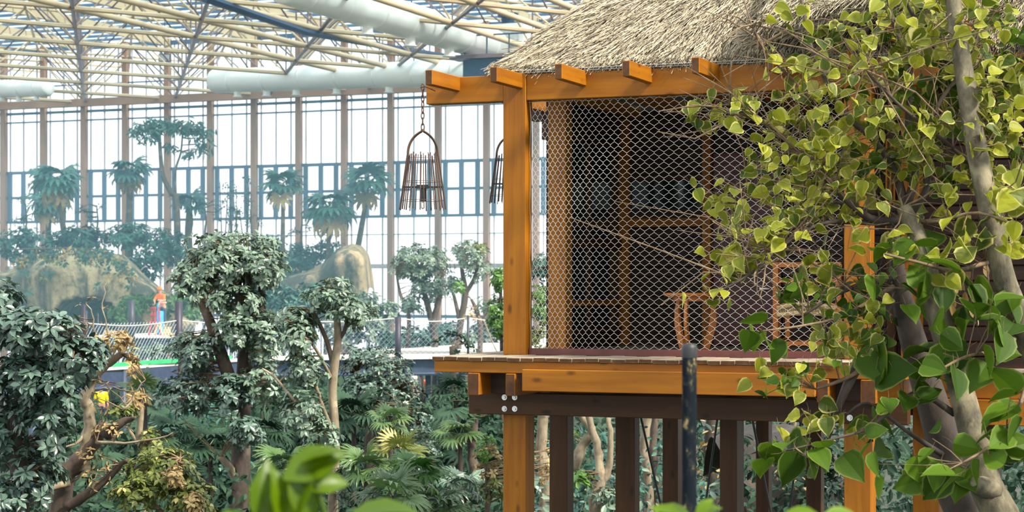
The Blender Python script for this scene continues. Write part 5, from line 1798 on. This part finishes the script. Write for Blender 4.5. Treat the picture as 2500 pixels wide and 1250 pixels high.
broad_tree('small variegated shrub with cream leaves beside the orange corner stilt', (1190, 710, 26), [
    ([(1195, 1700, 26, 8), (1190, 1230, 26, 7), (1190, 1160, 26, 5), (1185, 1110, 26, 3)], None)],
    [(1195, 1130, 40, 50, 26, .35, 'oval', 'leaf_dry', 22, 9, 17), (1185, 1090, 30, 30, 26, .3, 'oval', 'leaf_bright', 10, 8, 17), (1200, 1190, 36, 40, 26, .3, 'oval', 'leaf_olive', 20, 9, 17), (1330, 1130, 24, 60, 27, .3, 'oval', 'leaf_dry', 14, 8, 15)], 0, 'bark_red', 0, 'cream_shrub')
bush('leafy_bush', 'glossy dark bush in front of the last inner stilt', [(2030, 1190, 40, 60, 24, 34, 11), (2010, 1120, 24, 40, 24, 14, 10)], 'oval', 'leaf_blue', (2030, 1190, 24), 20)

# brown rough rock seen between the last stilts
bank = rock('rough brown rock bank seen between the right inner stilts', [(1775, 1085), (1820, 1070), (1880, 1052), (1920, 1050), (1965, 1048), (2020, 1062), (2060, 1100), (2085, 1180)], 30, 1420, 2.0, None, 4)

bank.data.materials[0] = M['bank']

# ------------------------------------------------------------------ undergrowth nobody could count
def undergrowth(label, spans, name='undergrowth'):
    rows = {}
    for (x0, x1, y0, y1, Y0, Y1, n, kind, mat, sz) in spans:
        px = RNG.uniform(x0, x1, n)
        py = y0 + (y1 - y0) * RNG.random(n) ** 0.8
        Y = RNG.uniform(Y0, Y1, n)
        X = (px - 1250) / F * Y
        Z = E + (HZ - py) / F * Y
        ok = Z > 0.05
        for u0, u1, v0, v1 in ((212, 288, 915, 1010), (985, 1100, 875, 975)):
            ok &= ~((px > u0) & (px < u1) & (py > v0) & (py < v1))
        Pos = np.stack([X, Y, Z], 1)[ok]
        m = len(Pos)
        D = np.stack([RNG.normal(0, .7, m), RNG.normal(-.2, .6, m), RNG.normal(-.25, .5, m)], 1)
        N = np.stack([RNG.normal(0, .5, m), RNG.normal(-.35, .4, m), RNG.normal(0.9, .3, m)], 1)
        S = sz * RNG.uniform(.6, 1.3, m)
        rows.setdefault((kind, mat), []).append((Pos, D, N, S, RNG.random(m)))
    V, T, R, Ed, mats, mi = [], [], [], [], [], []
    n0 = 0
    for i, ((kind, mat), parts) in enumerate(rows.items()):
        tv, tt, te = TPL[kind]
        for Pos, D, N, S, rn in parts:
            Rm = frames(D, N)
            v = np.einsum('nij,kj->nki', Rm, tv) * S[:, None, None] + Pos[:, None, :]
            t = tt[None] + (np.arange(len(Pos)) * len(tv))[:, None, None] + n0
            V.append(v.reshape(-1, 3)); T.append(t.reshape(-1, 3)); R.append(np.repeat(rn, len(tv))); Ed.append(np.tile(te, len(Pos)))
            mi.append(np.full(len(Pos) * len(tt), i))
            n0 += v.shape[0] * v.shape[1]
        mats.append(M[mat])
    me = tri_mesh(name, np.concatenate(V), np.concatenate(T), {'rnd': np.concatenate(R), 'edge': np.concatenate(Ed)})
    for m_ in mats:
        me.materials.append(m_)
    me.polygons.foreach_set('material_index', np.concatenate(mi).astype(np.int32))
    o = link(name, me)
    return tag(o, label, 'undergrowth', None, 'stuff')


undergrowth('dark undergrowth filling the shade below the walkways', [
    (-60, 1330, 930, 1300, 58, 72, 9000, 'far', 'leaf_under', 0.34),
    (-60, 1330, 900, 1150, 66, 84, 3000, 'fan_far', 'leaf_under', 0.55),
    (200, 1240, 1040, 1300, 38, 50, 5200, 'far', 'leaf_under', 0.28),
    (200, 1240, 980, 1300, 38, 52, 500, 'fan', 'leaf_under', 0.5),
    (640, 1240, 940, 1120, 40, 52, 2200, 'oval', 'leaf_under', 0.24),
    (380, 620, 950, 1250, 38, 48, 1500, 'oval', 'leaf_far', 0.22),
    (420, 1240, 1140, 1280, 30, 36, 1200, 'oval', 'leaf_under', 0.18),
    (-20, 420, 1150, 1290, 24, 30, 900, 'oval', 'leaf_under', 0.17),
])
undergrowth('leafy undergrowth seen between the hut stilts', [
    (1290, 2080, 1010, 1320, 42, 56, 6500, 'far', 'leaf_under', 0.26),
    (1290, 1900, 1030, 1320, 34, 42, 1500, 'oval', 'leaf_far', 0.17),
    (1290, 1780, 1140, 1320, 28, 34, 320, 'oval', 'leaf_mid', 0.16),
    (1700, 1900, 1020, 1200, 34, 40, 130, 'oval', 'leaf_dry', 0.16),
    (1770, 2070, 1060, 1300, 27.5, 29.2, 620, 'oval', 'leaf_under', 0.15),
    (1850, 2070, 1050, 1200, 28.0, 29.2, 60, 'oval', 'leaf_dry', 0.12),
    (2060, 2600, 980, 1320, 32, 46, 2400, 'far', 'leaf_under', 0.24),
    (2080, 2560, 1000, 1320, 24, 30, 500, 'oval', 'leaf_under', 0.2),
])

# ------------------------------------------------------------------ people
def person(label, pos, h, face, shirt, legs, hat, vest=None, lean=0.0, arms=((-0.24, 0.05, 0.62), (0.24, 0.05, 0.62))):
    """pos: feet; face: direction angle; h: height. Body is one skinned mesh; clothes, hair and hat are its children"""
    root = empty('person', pos, face, label, 'person')
    k = h / 1.75

    def skin(name, pts, edges, rad, mat, sub=1):
        me = bpy.data.meshes.new(name)
        me.from_pydata([Vector(p) * k for p in pts], edges, [])
        o = link(name, me, M[mat], root)
        o.modifiers.new('skin', 'SKIN')
        sv = me.skin_vertices[0].data
        for i, r in enumerate(rad):
            sv[i].radius = (r[0] * k, r[1] * k) if isinstance(r, tuple) else (r * k, r * k)
        sv[0].use_root = True
        md = o.modifiers.new('smooth', 'SUBSURF')
        md.levels = md.render_levels = sub
        return o
    L = lambda z: Vector((0, -lean * max(0, z - 0.95), z))
    hip, chest, neck, head0, head1 = L(0.95), L(1.28), L(1.47), L(1.55), L(1.70)
    pts = [hip, L(1.10), chest, L(1.40), neck, head0, head0 + Vector((0, -0.012, 0.07)), head1]
    edges = [(0, 1), (1, 2), (2, 3), (3, 4), (4, 5), (5, 6), (6, 7)]
    rad = [(.155, .11), (.145, .10), (.17, .115), (.12, .09), .055, .06, (.078, .095), (.06, .07)]

    def add(p, a, r):
        pts.append(Vector(p)); edges.append((a, len(pts) - 1)); rad.append(r)
        return len(pts) - 1
    hands = []
    for s, (ax, ay, az) in zip((-1, 1), arms):
        sh = add(L(1.40) + Vector((s * 0.19, 0, 0)), 3, .062)
        el = add(L(1.40) + (Vector((s * 0.25, 0.06, -0.30)) if az < 0.9 else Vector((s * 0.27, -0.12, -0.22))), sh, .048)
        hd = Vector((ax, -0.12 + ay, az + 0.10)) if az < 0.9 else Vector((ax, -0.42 + ay, az))
        wr = add(hd + Vector((0, 0, 0.04)), el, .034)
        pm = add(hd - Vector((0, 0.01, 0.04)), wr, (.036, .022))
        for q in range(4):
            f1 = add(hd + Vector(((q - 1.5) * 0.019, -0.02, -0.10 + 0.006 * abs(q - 1))), pm, .0095)
            add(hd + Vector(((q - 1.5) * 0.017, -0.045, -0.135 + 0.012 * abs(q - 1))), f1, .008)
        t1 = add(hd + Vector((-s * 0.045, -0.03, -0.05)), pm, .011)
        add(hd + Vector((-s * 0.055, -0.05, -0.08)), t1, .009)
    for s in (-1, 1):
        a = add((s * 0.095, 0, 0.88), 0, .088)
        b_ = add((s * 0.105, -0.02, 0.50), a, .062)
        c_ = add((s * 0.11, 0.01, 0.09), b_, .042)
        d_ = add((s * 0.115, -0.06, 0.045), c_, .042)
        add((s * 0.12, -0.15, 0.035), d_, .036)
    skin('body', pts, edges, rad, 'skin')
    skin('trousers', [hip + Vector((0, 0, 0.06)), hip - Vector((0, 0, 0.04)), (-0.095, 0, 0.86), (-0.105, -0.02, 0.50), (-0.11, 0.01, 0.10), (0.095, 0, 0.86), (0.105, -0.02, 0.50), (0.11, 0.01, 0.10)],
         [(0, 1), (1, 2), (2, 3), (3, 4), (1, 5), (5, 6), (6, 7)], [(.165, .12), (.17, .125), .10, .078, .068, .10, .078, .068], legs)
    e = [L(1.40) + Vector((s * 0.19, 0, 0)) for s in (-1, 1)]
    el = [L(1.40) + (Vector((s * 0.25, 0.06, -0.30)) if arms[0][2] < 0.9 else Vector((s * 0.27, -0.12, -0.22))) for s in (-1, 1)]
    skin('jacket', [hip - Vector((0, 0, 0.02)), L(1.12), chest, L(1.42), L(1.48), e[0], el[0], e[1], el[1]], [(0, 1), (1, 2), (2, 3), (3, 4), (3, 5), (5, 6), (3, 7), (7, 8)],
         [(.172, .128), (.162, .118), (.188, .132), (.14, .105), .075, .078, .066, .078, .066], shirt)
    if vest:
        skin('vest', [hip + Vector((0, 0, 0.05)), L(1.12), chest, L(1.43)], [(0, 1), (1, 2), (2, 3)], [(.186, .142), (.178, .134), (.20, .145), (.16, .115)], vest)
        mb = MB()
        for zz in (1.08, 1.20):
            c_ = L(zz)
            n = 20
            mb.tube([tuple((c_ + Vector((0.19 * math.cos(t), 0.142 * math.sin(t), 0))) * k) for t in np.linspace(0, 2 * math.pi, n)], 0.02 * k, 5, False)
        mb.obj('reflective_band', M['silver'], root)
    hc = (head0 + head1) / 2 + Vector((0, 0, 0.035))
    mb = MB()
    for s in (-1, 1):
        mb.lathe([(0, -.012), (.011, 0), (0, .012)], 8, tuple((hc + Vector((s * 0.033, -0.092, -0.01))) * k))
    mb.obj('eye', M['hair'], root)
    nz = MB()
    nz.tube([tuple((hc + Vector((0, -0.090, 0.0))) * k), tuple((hc + Vector((0, -0.112, -0.035))) * k), tuple((hc + Vector((0, -0.088, -0.045))) * k)], [.008 * k, .014 * k, .008 * k], 6)
    nz.obj('nose', M['skin'], root, True)
    MB().tube([tuple((hc + Vector((x, -0.086, -0.075))) * k) for x in (-.025, 0, .025)], .006 * k, 5).obj('mouth', M['red'], root)
    for s in (-1, 1):
        MB().lathe([(0, -.03), (.016, -.015), (.018, .015), (0, .03)], 8, tuple((hc + Vector((s * 0.082, 0, -0.01))) * k)).obj('ear', M['skin'], root)
    top = [(0.0, .112), (.05, .10), (.085, .06), (.098, .01), (.10, -.01)]
    if hat:
        MB().lathe([(r_ * k * 1.12, z_ * k * 1.1) for r_, z_ in top] + [(.135 * k, -.015 * k), (.135 * k, -.022 * k)], 16, tuple((hc + Vector((0, 0, 0.03))) * k)).obj('helmet', M[hat], root, True)
    else:
        MB().lathe([(r_ * k, z_ * k) for r_, z_ in top] + [(.092 * k, -.05 * k)], 16, tuple((hc + Vector((0, 0.012, 0.01))) * k)).obj('hair', M['hair'], root, True)
    return root


bp = P(391, 710, 85.5)
bp.z = E - 1.95
pil = empty('blue_pillar', bp, 0, 'bright blue round pillar in front of the person in the orange vest', 'pillar')
MB().lathe([(0.155, 0), (0.155, 1.02), (0.14, 1.05), (0, 1.06)], 20).obj('shaft', M['blue'], pil, True)
MB().lathe([(0.05, 1.05), (0.05, 1.36), (0.04, 1.38), (0, 1.385)], 12, (-0.09, 0, 0)).obj('pipe_stub', M['blue'], pil, True)
MB().lathe([(0.2, 0), (0.2, 0.03), (0.155, 0.035)], 20).obj('base_ring', M['steel'], pil, True)
pw = P(398, 710, 86.3)
pw.z = E - 1.95 + 0.32
bx_ = empty('wooden_box', (pw.x, pw.y, E - 1.95), 0, 'low wooden box behind the blue pillar that the person stands on', 'box')
MB().box(-0.3, 0.3, -0.25, 0.25, 0.02, 0.28).obj('body', M['pale_wood'], bx_)
MB().box(-0.32, 0.32, -0.27, 0.27, 0.28, 0.32).obj('lid', M['pale_wood'], bx_)
for sx in (-0.24, 0.24):
    MB().box(sx - 0.03, sx + 0.03, -0.265, 0.265, 0, 0.02).obj('runner', M['pale_wood'], bx_)
person('person in orange reflective vest leaning over the bright blue pillar', (pw.x, pw.y, pw.z), 1.78, -0.5, 'orange', 'cloth', 'orange', 'orange', 0.35, ((-0.12, 0.0, 1.1), (0.14, 0.0, 1.08)))
py_ = P(247, 710, 76)
person('person in bright yellow jacket and white helmet under the nearer walkway', (py_.x, py_.y, 0.02), 1.78, 0.4, 'yellow', 'cloth', 'white', None, 0.05)
pr = P(1011, 710, 92)
person('person with white helmet and orange vest between two dark walkway columns', (pr.x, pr.y, 0.02), 1.70, 1.2, 'white', 'cloth', 'white', 'orange', 0.0)
pr = P(1050, 710, 88)
person('person in orange jacket bending forward under the hut deck corner', (pr.x, pr.y, 0.02), 1.66, -1.1, 'orange', 'cloth', None, None, 0.7)
pr = P(1074, 710, 87)
person('person in orange vest with folded arms beside the bending person', (pr.x, pr.y, 0.02), 1.66, 0.9, 'orange', 'cloth', None, 'orange', 0.3)

# things lying on the farther platform
q = edge_b(405) + Vector((0.2, 0.4, 0))
root = empty('plank_stack', q, RZ, 'pale planks lying at the foot of the blue pillar', 'planks')
MB().box(-0.45, 0.55, 0, 0.18, 0, 0.07).obj('plank', M['pale_wood'], root)
MB().box(-0.3, 0.6, 0.02, 0.2, 0.071, 0.13).obj('plank', M['pale_wood'], root)
q = edge_b(372) + Vector((0, 0.8, 0))
root = empty('trestle', q, RZ, 'small pale wooden trestle beside the blue pillar', 'trestle')
MB().tube([(-0.12, 0, 0), (0.05, 0.1, 0.5)], 0.045, 6).obj('leg', M['pale_wood'], root)
MB().tube([(0.38, 0, 0), (0.10, 0.1, 0.5)], 0.045, 6).obj('leg', M['pale_wood'], root)
MB().tube([(-0.1, 0.1, 0.5), (0.22, 0.1, 0.5)], 0.05, 6).obj('top_bar', M['pale_wood'], root)
q = edge_b(352) + Vector((0, 1.6, 0))
root = empty('red_ladder', q, RZ, 'dark red step ladder beside the blue pillar', 'ladder')
for x0, x1 in ((-0.12, 0.02), (0.22, 0.12), (0.45, 0.32)):
    MB().tube([(x0, 0, 0), (x1, 0.1, 1.25)], 0.035, 6).obj('rail', M['red'], root)
for zz in (0.3, 0.6, 0.9, 1.2):
    MB().box(-0.08, 0.2, 0.0, 0.08, zz - 0.02, zz + 0.02).obj('rung', M['red'], root)
q = edge_b(268) + Vector((0, 0.6, 0))
root = empty('plank_stack', q, RZ, 'short stack of weathered planks behind the dead tree on the farther platform', 'planks')
for k in range(3):
    MB().box(-0.5 + 0.03 * k, 0.6 - 0.04 * k, 0, 0.3, k * 0.082, k * 0.082 + 0.08).obj('plank', M['pale_wood'], root)

# ------------------------------------------------------------------ haze in the humid hall
def haze():
    m = bpy.data.materials.new('humid_haze')
    m.use_nodes = True
    nt = m.node_tree
    nt.nodes.remove(nt.nodes['Principled BSDF'])
    v = nt.nodes.new('ShaderNodeVolumeScatter')
    v.inputs['Color'].default_value = (0.40, 0.80, 0.97, 1)
    v.inputs['Density'].default_value = 0.0035
    v.inputs['Anisotropy'].default_value = 0.2
    nt.links.new(v.outputs[0], nt.nodes['Material Output'].inputs['Volume'])
    me = MB().box(-70, 60, 42.0, 126.0, E - 2.6, E + 7.0).mesh('haze')
    o = link('haze', me, m)
    tag(o, 'thin bluish haze hanging in the far part of the hall', 'haze', None, 'stuff')


if True:
    haze()
